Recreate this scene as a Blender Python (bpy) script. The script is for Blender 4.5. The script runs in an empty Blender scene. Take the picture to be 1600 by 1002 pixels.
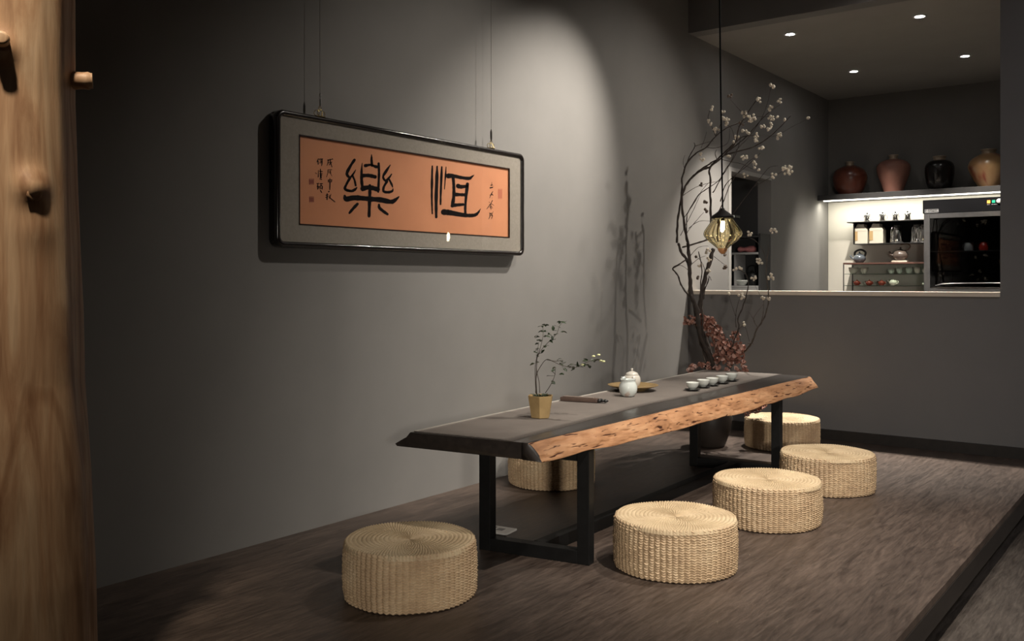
import bpy, bmesh, math, random
import numpy as np
from mathutils import Vector, Matrix, noise
random.seed(7)
S = bpy.context.scene
COL = S.collection
PI = math.pi
# ------------------------------------------------------------------ camera
FPX, HOR = 1450.0, 440.0
CAM = Vector((3.04, 0.0, 1.05))
cd = bpy.data.cameras.new('camera'); cam = bpy.data.objects.new('camera', cd); COL.objects.link(cam)
cam.location = CAM; cam.rotation_euler = (PI/2, 0, math.atan2(.6, .8))
cd.sensor_width = 36; cd.lens = 36*FPX/1600; cd.shift_y = -(501-HOR)/1600
cd.clip_start = .05
S.camera = cam
S.view_settings.view_transform = 'Standard'; S.view_settings.look = 'None'
S.view_settings.gamma = 1; S.view_settings.use_curve_mapping = False
S.view_settings.exposure = 2.0
# ------------------------------------------------------------------ world + lights
w = bpy.data.worlds.new('world'); S.world = w; w.use_nodes = True
w.node_tree.nodes['Background'].inputs[0].default_value = (.02, .02, .022, 1)
w.node_tree.nodes['Background'].inputs[1].default_value = 1
def spot(name, loc, tgt, power, cone, blend=.6, rad=.03, col=(1, .88, .72)):
    l = bpy.data.lights.new(name, 'SPOT'); l.energy = power; l.spot_size = math.radians(cone)
    l.spot_blend = blend; l.shadow_soft_size = rad; l.color = col
    o = bpy.data.objects.new(name, l); COL.objects.link(o); o.location = loc
    o.rotation_euler = (Vector(tgt)-Vector(loc)).to_track_quat('-Z', 'Y').to_euler()
    return o
WARM = (1, .86, .68); NEUT = (1, .92, .82)
spot('wall_spot', (1.30, 5.16, 3.2), (0, 4.28, 1.55), 112, 53, 1.0, .045, NEUT)
spot('wall_spot_wide', (1.9, 3.9, 3.22), (0, 3.5, .8), 30, 78, 1.0, .05, NEUT)
spot('plant_spot', (1.85, 6.1, 3.2), (.1, 5.2, 1.35), 26, 76, 1.0, .025, NEUT)
spot('table_spot', (2.25, 4.0, 3.22), (1.25, 3.75, 0), 50, 62, 1.0, .03, NEUT)
spot('deck_spot', (2.6, 5.0, 3.22), (2.0, 4.6, 0), 15, 60, 1.0, .03, NEUT)
spot('edge_spot', (3.05, 2.35, 3.22), (1.6, 3.7, 0), 120, 52, 1.0, .03, NEUT)
spot('low_room_lamp', (4.7, -1.3, 1.3), (1.42, 3.6, .3), 128, 44, 1.0, .12, NEUT)
spot('trunk_spot', (1.36, .44, 3.24), (.75, 1.03, 1.22), 66, 29, 1.0, .05, WARM)
spot('fill_spot', (3.6, -1.0, 3.25), (3.0, 1.6, 0), 2.5, 150, 1.0, .15, (1, .9, .8))  # unseen weak fill, added for general brightness
spot('partition_fill', (4.2, 3.2, 3.25), (3.6, 5.9, 0.7), 32, 110, 1.0, .15, (.95, .95, 1))  # unseen fill, added to brighten the partition wall
DL = [(.592, 6.66), (1.464, 6.745), (.597, 8.17), (1.479, 8.15)]
for i, (x, y) in enumerate(DL):
    spot('kitchen_spot', (x, y, 2.84), (x+(.05 if y > 8 else 0), y+(.95 if y > 8 else 0), 0), 70 if y > 8 else 110, 62 if y > 8 else 78, .7, .02, NEUT)
def area(name, loc, rot, sx, sy, power, col):
    l = bpy.data.lights.new(name, 'AREA'); l.shape = 'RECTANGLE'; l.size = sx; l.size_y = sy
    l.energy = power; l.color = col
    o = bpy.data.objects.new(name, l); COL.objects.link(o); o.location = loc; o.rotation_euler = rot
    return o
area('shelf_strip_light', (.95, 9.06, 1.823), (math.radians(12), 0, 0), 1.8, .02, 3.5, (1, .95, .82))
bulb_l = bpy.data.lights.new('pendant_light', 'POINT'); bulb_l.energy = 1.2; bulb_l.color = (1, .82, .5); bulb_l.shadow_soft_size = .012
bo = bpy.data.objects.new('pendant_light', bulb_l); COL.objects.link(bo)
# ------------------------------------------------------------------ helpers
def ray(px, py, d):
    """point seen at photo pixel (px, py) at forward depth d"""
    r = (px-800)/FPX; v = (HOR-py)/FPX
    return Vector((CAM.x + d*(-.6+.8*r), d*(.8+.6*r), CAM.z + d*v))
def on_x(px, py, x):
    r = (px-800)/FPX; return ray(px, py, (x-CAM.x)/(-.6+.8*r))
def on_y(px, py, y):
    r = (px-800)/FPX; return ray(px, py, y/(.8+.6*r))
def on_z(px, py, z):
    return ray(px, py, (z-CAM.z)*FPX/(HOR-py))
def mesh(name, verts, faces, mat=None, parent=None, smooth=False, loc=None, autos=None):
    me = bpy.data.meshes.new(name); me.from_pydata([tuple(v) for v in verts], [], faces); me.update()
    if mat:
        for m in (mat if isinstance(mat, (list, tuple)) else [mat]): me.materials.append(m)
    o = bpy.data.objects.new(name, me); COL.objects.link(o)
    if smooth: me.polygons.foreach_set('use_smooth', [True]*len(me.polygons))
    if parent: o.parent = parent
    if loc is not None: o.location = loc
    return o
class MB:
    def __init__(s): s.v = []; s.f = []; s.sm = []; s.mi = []
    def add(s, v, f, smooth=False, mi=0):
        b = len(s.v); s.v += [tuple(x) for x in v]; s.f += [[i+b for i in q] for q in f]
        s.sm += [smooth]*len(f); s.mi += [mi]*len(f); return s
    def box(s, x0, x1, y0, y1, z0, z1, bev=0, mi=0):
        bm = bmesh.new(); bmesh.ops.create_cube(bm, size=1)
        for v in bm.verts:
            v.co = Vector(((x0+x1)/2+v.co.x*(x1-x0), (y0+y1)/2+v.co.y*(y1-y0), (z0+z1)/2+v.co.z*(z1-z0)))
        if bev: bmesh.ops.bevel(bm, geom=bm.edges[:], offset=bev, segments=2, affect='EDGES', profile=.7)
        return s.bm(bm, mi=mi)
    def bm(s, bm, smooth=False, mi=0):
        bm.verts.index_update()
        s.add([v.co.copy() for v in bm.verts], [[v.index for v in f.verts] for f in bm.faces], smooth, mi)
        bm.free(); return s
    def sphere(s, c, r, sc=(1, 1, 1), u=12, v=8, mi=0):
        bm = bmesh.new(); bmesh.ops.create_uvsphere(bm, u_segments=u, v_segments=v, radius=r)
        for q in bm.verts: q.co = Vector((c[0]+q.co.x*sc[0], c[1]+q.co.y*sc[1], c[2]+q.co.z*sc[2]))
        return s.bm(bm, True, mi)
    def lathe(s, prof, c=(0, 0, 0), n=32, smooth=True, lobe=None, mi=0):
        v = []; f = []; m = len(prof)
        for (r, z) in prof:
            for k in range(n):
                a = 2*PI*k/n; rr = r if lobe is None else r*(1+lobe(a, z))
                v.append((c[0]+rr*math.cos(a), c[1]+rr*math.sin(a), c[2]+z))
        for i in range(m-1):
            for k in range(n):
                k2 = (k+1) % n
                f.append([i*n+k, i*n+k2, (i+1)*n+k2, (i+1)*n+k])
        if prof[0][0] > 1e-5: f.append([k for k in range(n)][::-1])
        if prof[-1][0] > 1e-5: f.append([(m-1)*n+k for k in range(n)])
        return s.add(v, f, smooth, mi)
    def tube(s, pts, rad, n=8, smooth=True, mi=0):
        pts = [Vector(p) for p in pts]; m = len(pts)
        if not isinstance(rad, (list, tuple)): rad = [rad]*m
        v = []; f = []; up = None
        for i, p in enumerate(pts):
            t = (pts[min(i+1, m-1)]-pts[max(i-1, 0)])
            t = t.normalized() if t.length > 1e-9 else Vector((0, 0, 1))
            if up is None: up = t.orthogonal().normalized()
            up = (up - t*up.dot(t)); up = up.normalized() if up.length > 1e-6 else t.orthogonal().normalized()
            b = t.cross(up)
            for k in range(n):
                a = 2*PI*k/n; v.append(p+(up*math.cos(a)+b*math.sin(a))*rad[i])
        for i in range(m-1):
            for k in range(n):
                k2 = (k+1) % n; f.append([i*n+k, i*n+k2, (i+1)*n+k2, (i+1)*n+k])
        f.append(list(range(n))[::-1]); f.append([(m-1)*n+k for k in range(n)])
        return s.add(v, f, smooth, mi)
    def build(s, name, mat, parent=None, loc=None):
        o = mesh(name, s.v, s.f, mat, parent, False, loc)
        o.data.polygons.foreach_set('use_smooth', s.sm)
        if any(s.mi): o.data.polygons.foreach_set('material_index', s.mi)
        return o
def smooth_pts(pts, k=4):
    """Catmull-Rom through tuples of any length"""
    out = []; n = len(pts)
    for i in range(n-1):
        p0, p1, p2, p3 = pts[max(i-1, 0)], pts[i], pts[i+1], pts[min(i+2, n-1)]
        for j in range(k):
            t = j/k
            out.append(tuple(.5*((2*b)+(-a+c)*t+(2*a-5*b+4*c-d)*t*t+(-a+3*b-3*c+d)*t**3) for a, b, c, d in zip(p0, p1, p2, p3)))
    out.append(tuple(pts[-1])); return out
def tag(o, label=None, cat=None, group=None, kind=None):
    if label: o['label'] = label
    if cat: o['category'] = cat
    if group: o['group'] = group
    if kind: o['kind'] = kind
    return o
def thing(name, label, cat, loc=(0, 0, 0), rz=0, group=None):
    o = bpy.data.objects.new(name, None); COL.objects.link(o); o.empty_display_size = .05
    o.location = loc; o.rotation_euler = (0, 0, rz)
    return tag(o, label, cat, group)
def dup(root, loc, rz=0, label=None, scale=None):
    r = root.copy(); COL.objects.link(r); r.location = loc; r.rotation_euler = (0, 0, rz)
    if scale: r.scale = scale
    if label: r['label'] = label
    for ch in list(root.children):
        c = ch.copy(); COL.objects.link(c); c.parent = r
        for g in list(ch.children):
            h = g.copy(); COL.objects.link(h); h.parent = c
    return r
# ------------------------------------------------------------------ materials
def mat(name, col=(.5, .5, .5), rough=.5, metal=0, spec=.5, trans=0, emis=None, es=0, coat=0):
    m = bpy.data.materials.new(name); m.use_nodes = True
    b = m.node_tree.nodes['Principled BSDF']
    b.inputs['Base Color'].default_value = (*col, 1); b.inputs['Roughness'].default_value = rough
    b.inputs['Metallic'].default_value = metal; b.inputs['Specular IOR Level'].default_value = spec
    b.inputs['Transmission Weight'].default_value = trans; b.inputs['Coat Weight'].default_value = coat
    if emis: b.inputs['Emission Color'].default_value = (*emis, 1); b.inputs['Emission Strength'].default_value = es
    return m
class NT:
    def __init__(s, m): s.m = m; s.t = m.node_tree; s.b = s.t.nodes['Principled BSDF']
    def n(s, ty, **kw):
        q = s.t.nodes.new(ty)
        for k, v in kw.items():
            if k.startswith('i_'):
                key = k[2:]; key = int(key) if key.isdigit() else key.replace('_', ' ')
                q.inputs[key].default_value = v
            else: setattr(q, k, v)
        return q
    def l(s, a, b): s.t.links.new(a, b)
    def coord(s, scale=(1, 1, 1), kind='Object', rot=(0, 0, 0)):
        c = s.n('ShaderNodeTexCoord'); mp = s.n('ShaderNodeMapping')
        mp.inputs['Scale'].default_value = scale; mp.inputs['Rotation'].default_value = rot
        s.l(c.outputs[kind], mp.inputs[0]); return mp.outputs[0]
    def noise(s, vec, scale, detail=3, rough=.55, dist=0):
        q = s.n('ShaderNodeTexNoise'); q.inputs['Scale'].default_value = scale; q.inputs['Detail'].default_value = detail
        q.inputs['Roughness'].default_value = rough; q.inputs['Distortion'].default_value = dist
        s.l(vec, q.inputs['Vector']); return q.outputs['Fac']
    def ramp(s, fac, stops):
        q = s.n('ShaderNodeValToRGB'); e = q.color_ramp.elements
        while len(e) < len(stops): e.new(.5)
        for el, (p, c) in zip(e, stops): el.position = p; el.color = (*c, 1) if len(c) == 3 else c
        s.l(fac, q.inputs[0]); return q.outputs[0]
    def bump(s, fac, strength=.3, dist=.01):
        q = s.n('ShaderNodeBump'); q.inputs['Strength'].default_value = strength; q.inputs['Distance'].default_value = dist
        s.l(fac, q.inputs['Height']); s.l(q.outputs[0], s.b.inputs['Normal']); return q
    def mix(s, fac, a, b, mode='MIX'):
        q = s.n('ShaderNodeMix', data_type='RGBA', blend_type=mode)
        for sock, val in ((q.inputs[0], fac), (q.inputs[6], a), (q.inputs[7], b)):
            if hasattr(val, 'links'): s.l(val, sock)
            else: sock.default_value = val if not isinstance(val, tuple) else (*val, 1)
        return q.outputs[2]
    def base(s, c): s.l(c, s.b.inputs['Base Color'])
def noisy(name, c1, c2, scale=8, rough=.6, bump=0, bs=60, stretch=(1, 1, 1), metal=0, coat=0, spec=.5, dist=.002):
    m = mat(name, c1, rough, metal, spec, coat=coat); t = NT(m); v = t.coord(stretch)
    t.base(t.ramp(t.noise(v, scale), [(.3, c1), (.7, c2)]))
    if bump: t.bump(t.noise(v, bs, 4), bump, dist)
    return m
def glass(name, tint=(.95, .97, .95), ior=1.45, rough=.0, refl=1.0):
    m = bpy.data.materials.new(name); m.use_nodes = True; nt = m.node_tree; nt.nodes.clear()
    out = nt.nodes.new('ShaderNodeOutputMaterial'); mx = nt.nodes.new('ShaderNodeMixShader')
    tr = nt.nodes.new('ShaderNodeBsdfTransparent'); gl = nt.nodes.new('ShaderNodeBsdfGlossy'); lw = nt.nodes.new('ShaderNodeLayerWeight'); pw = nt.nodes.new('ShaderNodeMath'); fr = nt.nodes.new('ShaderNodeMath')
    tr.inputs[0].default_value = (*tint, 1); gl.inputs['Roughness'].default_value = rough; lw.inputs[0].default_value = .5
    f0 = ((ior-1)/(ior+1))**2; pw.operation = 'POWER'; pw.inputs[1].default_value = 5; fr.operation = 'MULTIPLY_ADD'
    nt.links.new(lw.outputs['Facing'], pw.inputs[0]); nt.links.new(pw.outputs[0], fr.inputs[0]); fr.inputs[1].default_value = 1-f0; fr.inputs[2].default_value = f0
    gl.inputs[0].default_value = (refl, refl, refl, 1)
    nt.links.new(fr.outputs[0], mx.inputs[0]); nt.links.new(tr.outputs[0], mx.inputs[1]); nt.links.new(gl.outputs[0], mx.inputs[2])
    nt.links.new(mx.outputs[0], out.inputs[0]); return m
WALL = noisy('grey_wall_paint', (.205, .198, .188), (.222, .214, .203), 3, .85, .05, 220, spec=.25)
WALLB = noisy('charcoal_wall_paint', (.165, .16, .158), (.178, .172, .168), 3, .85, .05, 220, spec=.25)
KWALL = noisy('kitchen_grey_paint', (.20, .19, .175), (.215, .205, .19), 3, .85, .05, 220, spec=.25)
KBACK = noisy('kitchen_dark_paint', (.15, .145, .135), (.165, .158, .148), 3, .8, spec=.25)
CEIL = noisy('ceiling_paint', (.25, .24, .225), (.27, .26, .24), 3, .9, spec=.2)
SPLASH = noisy('pale_splashback', (.60, .57, .50), (.64, .61, .54), 4, .5)
BLACKM = noisy('black_metal', (.006, .006, .006), (.009, .009, .009), 30, .5, .1, 300, spec=.25)
SILLM = noisy('pale_sill_wood', (.55, .48, .40), (.68, .60, .51), 5, .5, .1, 40, (.4, 6, 6))
STEEL = noisy('brushed_steel', (.42, .42, .43), (.5, .5, .51), 20, .32, metal=1)
CHROME = mat('polished_chrome', (.85, .84, .82), .12, 1)
def plank_mat(name, dark, light, w=.19, rough=.42):
    m = mat(name, dark, rough, spec=.45); t = NT(m)
    v = t.coord((1, 1, 1), 'Object', (0, 0, PI/2))
    br = t.n('ShaderNodeTexBrick'); br.offset = .37; br.offset_frequency = 2
    br.inputs['Scale'].default_value = 1; br.inputs['Brick Width'].default_value = 1.3; br.inputs['Row Height'].default_value = w
    br.inputs['Mortar Size'].default_value = .0012; br.inputs['Mortar Smooth'].default_value = .2
    br.inputs['Color1'].default_value = (.25, .25, .25, 1); br.inputs['Color2'].default_value = (.85, .85, .85, 1); br.inputs['Mortar'].default_value = (0, 0, 0, 1)
    br.inputs['Bias'].default_value = 0
    t.l(v, br.inputs['Vector'])
    g = t.coord((20, 2.2, 1)); n1 = t.noise(g, 2.6, 6, .66, .8)
    g2 = t.coord((5.5, 1.3, 1)); n2 = t.noise(g2, 1.7, 4, .6, .8)
    g3 = t.coord((40, 4, 1)); n3 = t.noise(g3, 3, 4, .65, .5)
    c = t.ramp(n1, [(.34, tuple(x*.8 for x in dark)), (.66, tuple(x*1.1 for x in light))])
    c = t.mix(.32, c, t.ramp(n2, [(.3, tuple(x*.55 for x in dark)), (.7, tuple(x*1.25 for x in light))]))
    c = t.mix(.55, c, t.ramp(n3, [(.3, (.35, .35, .35)), (.7, (1.2, 1.2, 1.2))]), 'MULTIPLY')
    c = t.mix(.28, c, br.outputs['Color'], 'MULTIPLY')
    t.base(c)
    t.l(t.ramp(n1, [(.2, (rough-.06,)*3), (.8, (rough+.12,)*3)]), t.b.inputs['Roughness'])
    t.bump(t.mix(.3, n3, br.outputs['Fac']), .12, .002)
    return m
DECKM = plank_mat('dark_oak_planks', (.056, .038, .030), (.138, .101, .080))
FLOORM = plank_mat('worn_floor_boards', (.060, .047, .040), (.115, .095, .080), .16, .5)
FASCIA = noisy('dark_fascia_wood', (.016, .013, .011), (.026, .021, .018), 4, .5, .1, 40, (8, 1, 8))
# ------------------------------------------------------------------ room shell
def st(name, m, *boxes):
    b = MB()
    for q in boxes: b.box(*q)
    return tag(b.build(name, m), kind='structure')
FZ, CZ, KZ, YB, YK = -.2, 3.3, 2.865, 6.2, 9.33
XR, Y0 = 5.6, -2.6
DY0, DY1, DZ = 6.93, 7.81, 1.94
st('floor', FLOORM, (-.9, XR, Y0, YK, FZ-.1, FZ))
st('wall_left', WALL, (-.12, 0, Y0, DY0, FZ, CZ), (-.12, 0, DY1, YK+.12, FZ, CZ), (-.12, 0, DY0, DY1, DZ, CZ))
st('wall_partition', WALLB, (0, XR, YB, YB+.13, FZ, .957), (0, XR, YB, YB+.13, KZ, CZ), (2.045, XR, YB, YB+.13, .957, KZ))
st('trim_1', SILLM, (0, 2.045, YB-.018, YB+.16, .957, .985, .003))
st('wall_kitchen', KBACK, (0, 3.4, YK, YK+.12, FZ, CZ))
st('wall_kitchen_right', KWALL, (3.28, 3.4, YB+.13, YK, FZ, KZ))
st('ceiling', CEIL, (0, XR, Y0, YB, CZ, CZ+.1))
st('ceiling_kitchen', CEIL, (0, 3.28, YB+.13, YK, KZ, KZ+.1))
st('wall_right', WALL, (XR, XR+.12, Y0, YB+.13, FZ, CZ))
st('wall_front', WALL, (-.12, XR+.12, Y0-.12, Y0, FZ, CZ))
st('baseboard_back', FASCIA, (0, 2.31, YB-.018, YB, 0, .066), (2.33, XR, YB-.018, YB, FZ, FZ+.08))
# platform
pl = st('floor_platform', DECKM, (0, 2.31, Y0, YB, -.028, 0, .002))
st('trim_2', FASCIA, (2.285, 2.312, Y0, YB, -.105, -.0285))
st('trim_3', mat('black_plinth', (.012, .011, .010), .7), (.02, 2.16, Y0, YB-.02, FZ, -.03))
# doorway recess with its frame and shelf unit
DOORF = noisy('grey_door_frame', (.30, .29, .275), (.33, .32, .30), 4, .6)
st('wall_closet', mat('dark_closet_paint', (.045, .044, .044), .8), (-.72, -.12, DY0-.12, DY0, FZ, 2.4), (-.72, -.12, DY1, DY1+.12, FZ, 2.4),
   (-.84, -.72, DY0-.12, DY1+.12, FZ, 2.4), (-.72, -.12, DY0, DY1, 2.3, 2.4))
st('door_1', DOORF, (-.13, .012, DY0-.035, DY0+.012, FZ, DZ+.02), (-.13, .006, DY0, DY1, DZ-.012, DZ+.02))
su = thing('shelf_unit', 'grey open shelf unit inside the doorway behind the counter', 'shelf', (-.35, 7.69, FZ))
WHITEB = noisy('grey_white_board', (.33, .33, .32), (.37, .36, .35), 4, .6)
def lb(parent, name, m, *q):
    b = MB()
    for a in q: b.box(*a)
    return b.build(name, m, parent)
lb(su, 'side_panel', WHITEB, (-.355, -.335, -.11, .112, 0, 1.66))
lb(su, 'side_panel', mat('shaded_side_board', (.035, .035, .035), .7), (.328, .345, -.11, .112, 0, 1.66))  # shade put into the right panel's colour so it looks less lit
lb(su, 'divider', WHITEB, (.105, .122, -.105, .10, 1.215, 1.482))
lb(su, 'shelf', WHITEB, (-.335, .328, -.11, .10, 1.483, 1.500))
lb(su, 'shelf', WHITEB, (-.335, .328, -.11, .10, 1.197, 1.214))
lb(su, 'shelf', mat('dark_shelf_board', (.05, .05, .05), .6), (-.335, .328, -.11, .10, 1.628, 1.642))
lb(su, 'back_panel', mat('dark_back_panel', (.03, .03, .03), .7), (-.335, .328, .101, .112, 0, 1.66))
lb(su, 'cabinet_front', WHITEB, (-.334, .327, -.108, -.09, 0, 1.196))
hk = thing('hanging_rail', 'short steel rail fixed high in the doorway above the shelf unit', 'rail', (-.10, 6.945, 1.588))
MB().box(-.01, .01, -.005, .30, -.010, .010, .003).build('rail', STEEL, hk)
MB().box(-.012, .012, .30, .40, -.012, .012, .003).build('rail_end', BLACKM, hk)
MB().box(-.012, .012, -.012, -.003, -.02, .02, .002).build('bracket', STEEL, hk)

# ------------------------------------------------------------------ woven stools
def straw(name, top=False):
    m = mat(name, (.55, .42, .24), .55, spec=.35); t = NT(m)
    oi = t.n('ShaderNodeObjectInfo')
    v = t.coord((1, 1, 1)); 
    n1 = t.noise(v, 9, 3); n2 = t.noise(v, 160, 2, .7)
    g = t.coord((6, 6, 60) if not top else (40, 40, 40)); n3 = t.noise(g, 5, 3, .7)
    c = t.ramp(n1, [(.25, (.49, .355, .235)), (.55, (.63, .48, .325)), (.8, (.70, .57, .41))])
    c = t.mix(.45, c, t.ramp(n3, [(.3, (.55, .47, .36)), (.7, (1.15, 1.12, 1.0))]), 'MULTIPLY')
    c = t.mix(.3, c, t.ramp(n2, [(.3, (.6, .55, .45)), (.7, (1.15, 1.1, 1.0))]), 'MULTIPLY')
    if top: c = t.mix(.35, c, t.ramp(n1, [(.3, (.42, .34, .20)), (.6, (.60, .51, .33))]))
    t.base(c); t.l(t.ramp(oi.outputs['Random'], [(0, (.5,)*3), (1, (.62,)*3)]), t.b.inputs['Roughness'])
    return m
STRAW, STRAWT = straw('woven_straw'), straw('woven_straw_top', True)
def grid_faces(nr, nc, wrap=True):
    i = np.arange(nr-1)[:, None]; j = np.arange(nc if wrap else nc-1)[None, :]; j2 = (j+1) % nc
    return np.stack([i*nc+j, i*nc+j2, (i+1)*nc+j2, (i+1)*nc+j], -1).reshape(-1, 4).tolist()
R0, H0 = .225, .19
def make_stool():
    t = thing('woven_stool', 'x', 'stool', (0, 0, 0), 0, 'round woven straw floor stools')
    rows, cols, pv, pc = 21, 66, 7, 9
    nv, nc = rows*pv+1, cols*pc
    vv = np.linspace(0, rows, nv)[:, None]; aa = (np.arange(nc)/pc)[None, :]
    rng = np.random.RandomState(3)
    row = np.minimum(np.floor(vv).astype(int), rows-1)
    jit = rng.rand(rows+1)*.8
    ph = aa + .10*jit[row]
    vpos = vv-row
    prof = np.sqrt(np.clip(np.sin(PI*vpos), 0, 1))
    wob = np.abs(np.sin(PI*ph))
    cell = rng.rand(rows+1, cols+2)
    cj = cell[row, (np.floor(ph).astype(int)) % cols]
    disp = prof*(.0008+.0072*wob**.6)*(.8+.4*cj) 
    zz = vv/rows*(H0-.006)+.002 + .0022*np.sin(2*PI*ph)*prof
    th = 2*PI*aa/cols
    bulge = .004*np.sin(PI*vv/rows)-.004*(1-np.clip(vv/1.2, 0, 1))-.004*np.clip((vv-rows+1.2)/1.2, 0, 1)
    wav = .0025*np.sin(3*th+1)+.0015*np.sin(7*th+2.2*vv/rows)
    rr = R0-.008+disp+bulge+wav
    V = np.stack([rr*np.cos(th), rr*np.sin(th), zz+0*th], -1).reshape(-1, 3)
    F = grid_faces(nv, nc)
    F.append(list(range(nc))[::-1])
    mesh('woven_side', V, F, STRAW, t, True)
    # top: radial spokes crossed by a coiled weave
    nr, na = 74, 720
    q = np.linspace(0, 1, nr)[:, None]; a = (2*PI*np.arange(na)/na)[None, :]
    r = q*(R0-.001)
    rings = 15; rg = np.floor(q*rings*.9999).astype(int)
    spokes = np.where(q < .34, 40, np.where(q < .62, 80, 120))
    ring = np.sqrt(np.clip(np.abs(np.sin(PI*q*rings)), 0, 1))
    sp = .5+.5*np.cos(a*spokes + PI*(rg % 2)*(q > .34))
    z = H0-.006+.004*ring*(.4+.6*sp)*np.clip(q*4, 0, 1)+.0015*sp*np.clip(q*6, .2, 1)
    z = z - .014*np.clip((q-.955)/.045, 0, 1)**2 + .003*np.sin(2*a+.5)*q*(1-q) - .004*(1-q)**2
    z += .0012*np.sin(5*a+1)*q
    V = np.stack([r*np.cos(a), r*np.sin(a), z], -1).reshape(-1, 3)
    mesh('woven_top', V, grid_faces(nr, na)[na*0:], STRAWT, t, True)
    return t
stool0 = make_stool()
SP = [  # photo x of the axis, depth, diameter, rot, label
    (640.5, 3.128, .4444, .4, 'straw stool at the near end of the table, closest to the camera on the left'),
    (1055.5, 3.43, .449, 1.7, 'brightest straw stool in front of the table, nearest of the right-hand row'),
    (1198.5, 4.077, .462, 2.9, 'straw stool second from the front in the right-hand row beside the table'),
    (1292, 4.709, .461, 4.1, 'straw stool third in the right-hand row, on the open floor beyond the table end'),
    (1222.5, 5.90, .46, 5.2, 'farthest straw stool, half hidden behind the far table leg near the back wall'),
    (862, 4.853, .45, 0.9, 'dim straw stool in shadow between the table and the left wall')]
for i, (px, d, dia, rz, lab) in enumerate(SP):
    p = ray(px, HOR, d); s = dia/.45
    if i == 0:
        stool0.location = (p.x, p.y, 0); stool0.rotation_euler.z = rz; stool0.scale = (s, s, 1); stool0['label'] = lab
    else: dup(stool0, (p.x, p.y, 0), rz, lab, (s, s, 1))
# ------------------------------------------------------------------ table
TZ = .49
tb = thing('tea_table', 'long low live-edge wooden tea table on black square steel legs', 'table', (.9, 4.0, 0))
TO = Vector((.9, 4.0, 0))
def interp(x, pts):
    for (a, b), (c, d) in zip(pts, pts[1:]):
        if x <= c: return b+(d-b)*max(0, (x-a))/(c-a)
    return pts[-1][1]
LEFT = [(2.53, .67), (3.0, .635), (3.54, .604), (4.1, .585), (4.525, .55), (5.0, .52), (5.42, .50)]
RIGHT = [(2.60, 1.165), (3.2, 1.17), (3.84, 1.165), (4.4, 1.172), (5.0, 1.168), (5.37, 1.175), (5.45, 1.16)]
BOT = [(2.5, .432), (3.0, .424), (3.6, .412), (3.9, .415), (4.3, .405), (4.6, .418), (5.0, .415), (5.45, .436)]
SLABM = noisy('black_lacquered_slab', (.022, .018, .016), (.035, .028, .024), 4, .32, .1, 30, (10, 1, 10), coat=.15)
NS = 90
def tp(f, y0n, y1n): return y0n+(y1n-y0n)*f
v = []; f = []
for i in range(NS+1):
    q = i/NS
    # near end runs slightly oblique, from (.67, 2.53) to (1.165, 2.60)
    yl = tp(q, 2.53, 5.42); yr = tp(q, 2.60, 5.45)
    xl = interp(yl, LEFT)+.004*noise.noise(Vector((0, yl*6, 0))); xr = interp(yr, RIGHT)+.004*noise.noise(Vector((3, yr*5, 0)))-.035
    zb = interp(yl, BOT)
    wl = .07+.02*noise.noise(Vector((7, yl*4, 0)))
    ring = [(xr, yr, TZ), (xl, yl, TZ), (xl-.02, yl, TZ-.02), (xl-.03-.4*wl*.5, yl, TZ-.032), (xl-wl-.01, yl, zb+.008), (xl-wl, yl, zb), (xr, yr, zb)]
    v += [Vector(p)-TO for p in ring]
n = 7
for i in range(NS):
    for k in range(n):
        k2 = (k+1) % n; f.append([i*n+k, (i+1)*n+k, (i+1)*n+k2, i*n+k2])
f.append(list(range(n))); f.append([NS*n+k for k in range(n)][::-1])
mesh('table_top', v, f, SLABM, tb)
# live edge
m = mat('raw_live_edge_wood', (.6, .3, .12), .6, spec=.3); EDGEM = m; t = NT(m)
vv_ = t.coord((1, 1, 1)); 
n1 = t.noise(t.coord((3, 1.6, 7)), 3, 5, .6, .5); n2 = t.noise(t.coord((9, 5.5, 60)), 1.9, 2.5, .5, .5); n3 = t.noise(t.coord((4, 1, 10)), 9, 3)
c = t.ramp(n1, [(.25, (.24, .115, .055)), (.5, (.40, .21, .105)), (.75, (.52, .31, .17))])
c = t.mix(1, c, t.ramp(n2, [(.33, (.12, .06, .04)), (.40, (1, 1, 1))]), 'MULTIPLY')
c = t.mix(.4, c, t.ramp(n3, [(.3, (.55, .45, .4)), (.7, (1.15, 1.1, 1.05))]), 'MULTIPLY')
t.base(c); t.bump(n2, .5, .004)
NE, NK = 520, 22
v = []; f = []
for i in range(NE+1):
    q = i/NE; y = tp(q, 2.60, 5.45)
    xt = interp(y, RIGHT)+.006*noise.noise(Vector((1, y*3, 0))); zb = interp(y, BOT)+.006*noise.noise(Vector((5, y*5, 0)))
    endf = min(1, (1-q)*40)
    for k in range(NK+1):
        s = k/NK
        x = xt-.004+(.056*s**.8)*(.4+.6*endf); z = TZ-(TZ-zb)*s
        if s < .06: x = xt-.006
        p = Vector((x*9, y*4.5, z*26)); d1 = noise.noise(p)
        p2 = Vector((x*5, y*17+z*9, z*60)); d2 = noise.noise(p2)
        env = math.sin(PI*min(1, max(0, s)))**.5
        x += (.006*d1-.007*max(0, d2-.12)*2.2)*env + .006*math.sin(PI*s)
        yy = y + (.02*(s-.5)*(1 if q > .97 else 0)) + .045*s*0
        v.append(Vector((x, yy+.0, z))-TO)
    v.append(Vector((xt-.0352, y, zb))-TO); v.append(Vector((xt-.0352, y, TZ+.0001))-TO)
n = NK+3
for i in range(NE):
    for k in range(n):
        k2 = (k+1) % n; f.append([i*n+k, i*n+k2, (i+1)*n+k2, (i+1)*n+k])
f.append(list(range(n))[::-1]); f.append([NE*n+k for k in range(n)])
le = mesh('live_edge', v, f, [EDGEM, SLABM], tb, True); le['label'] = 'raw orange-brown live edge with dark pits'
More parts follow.
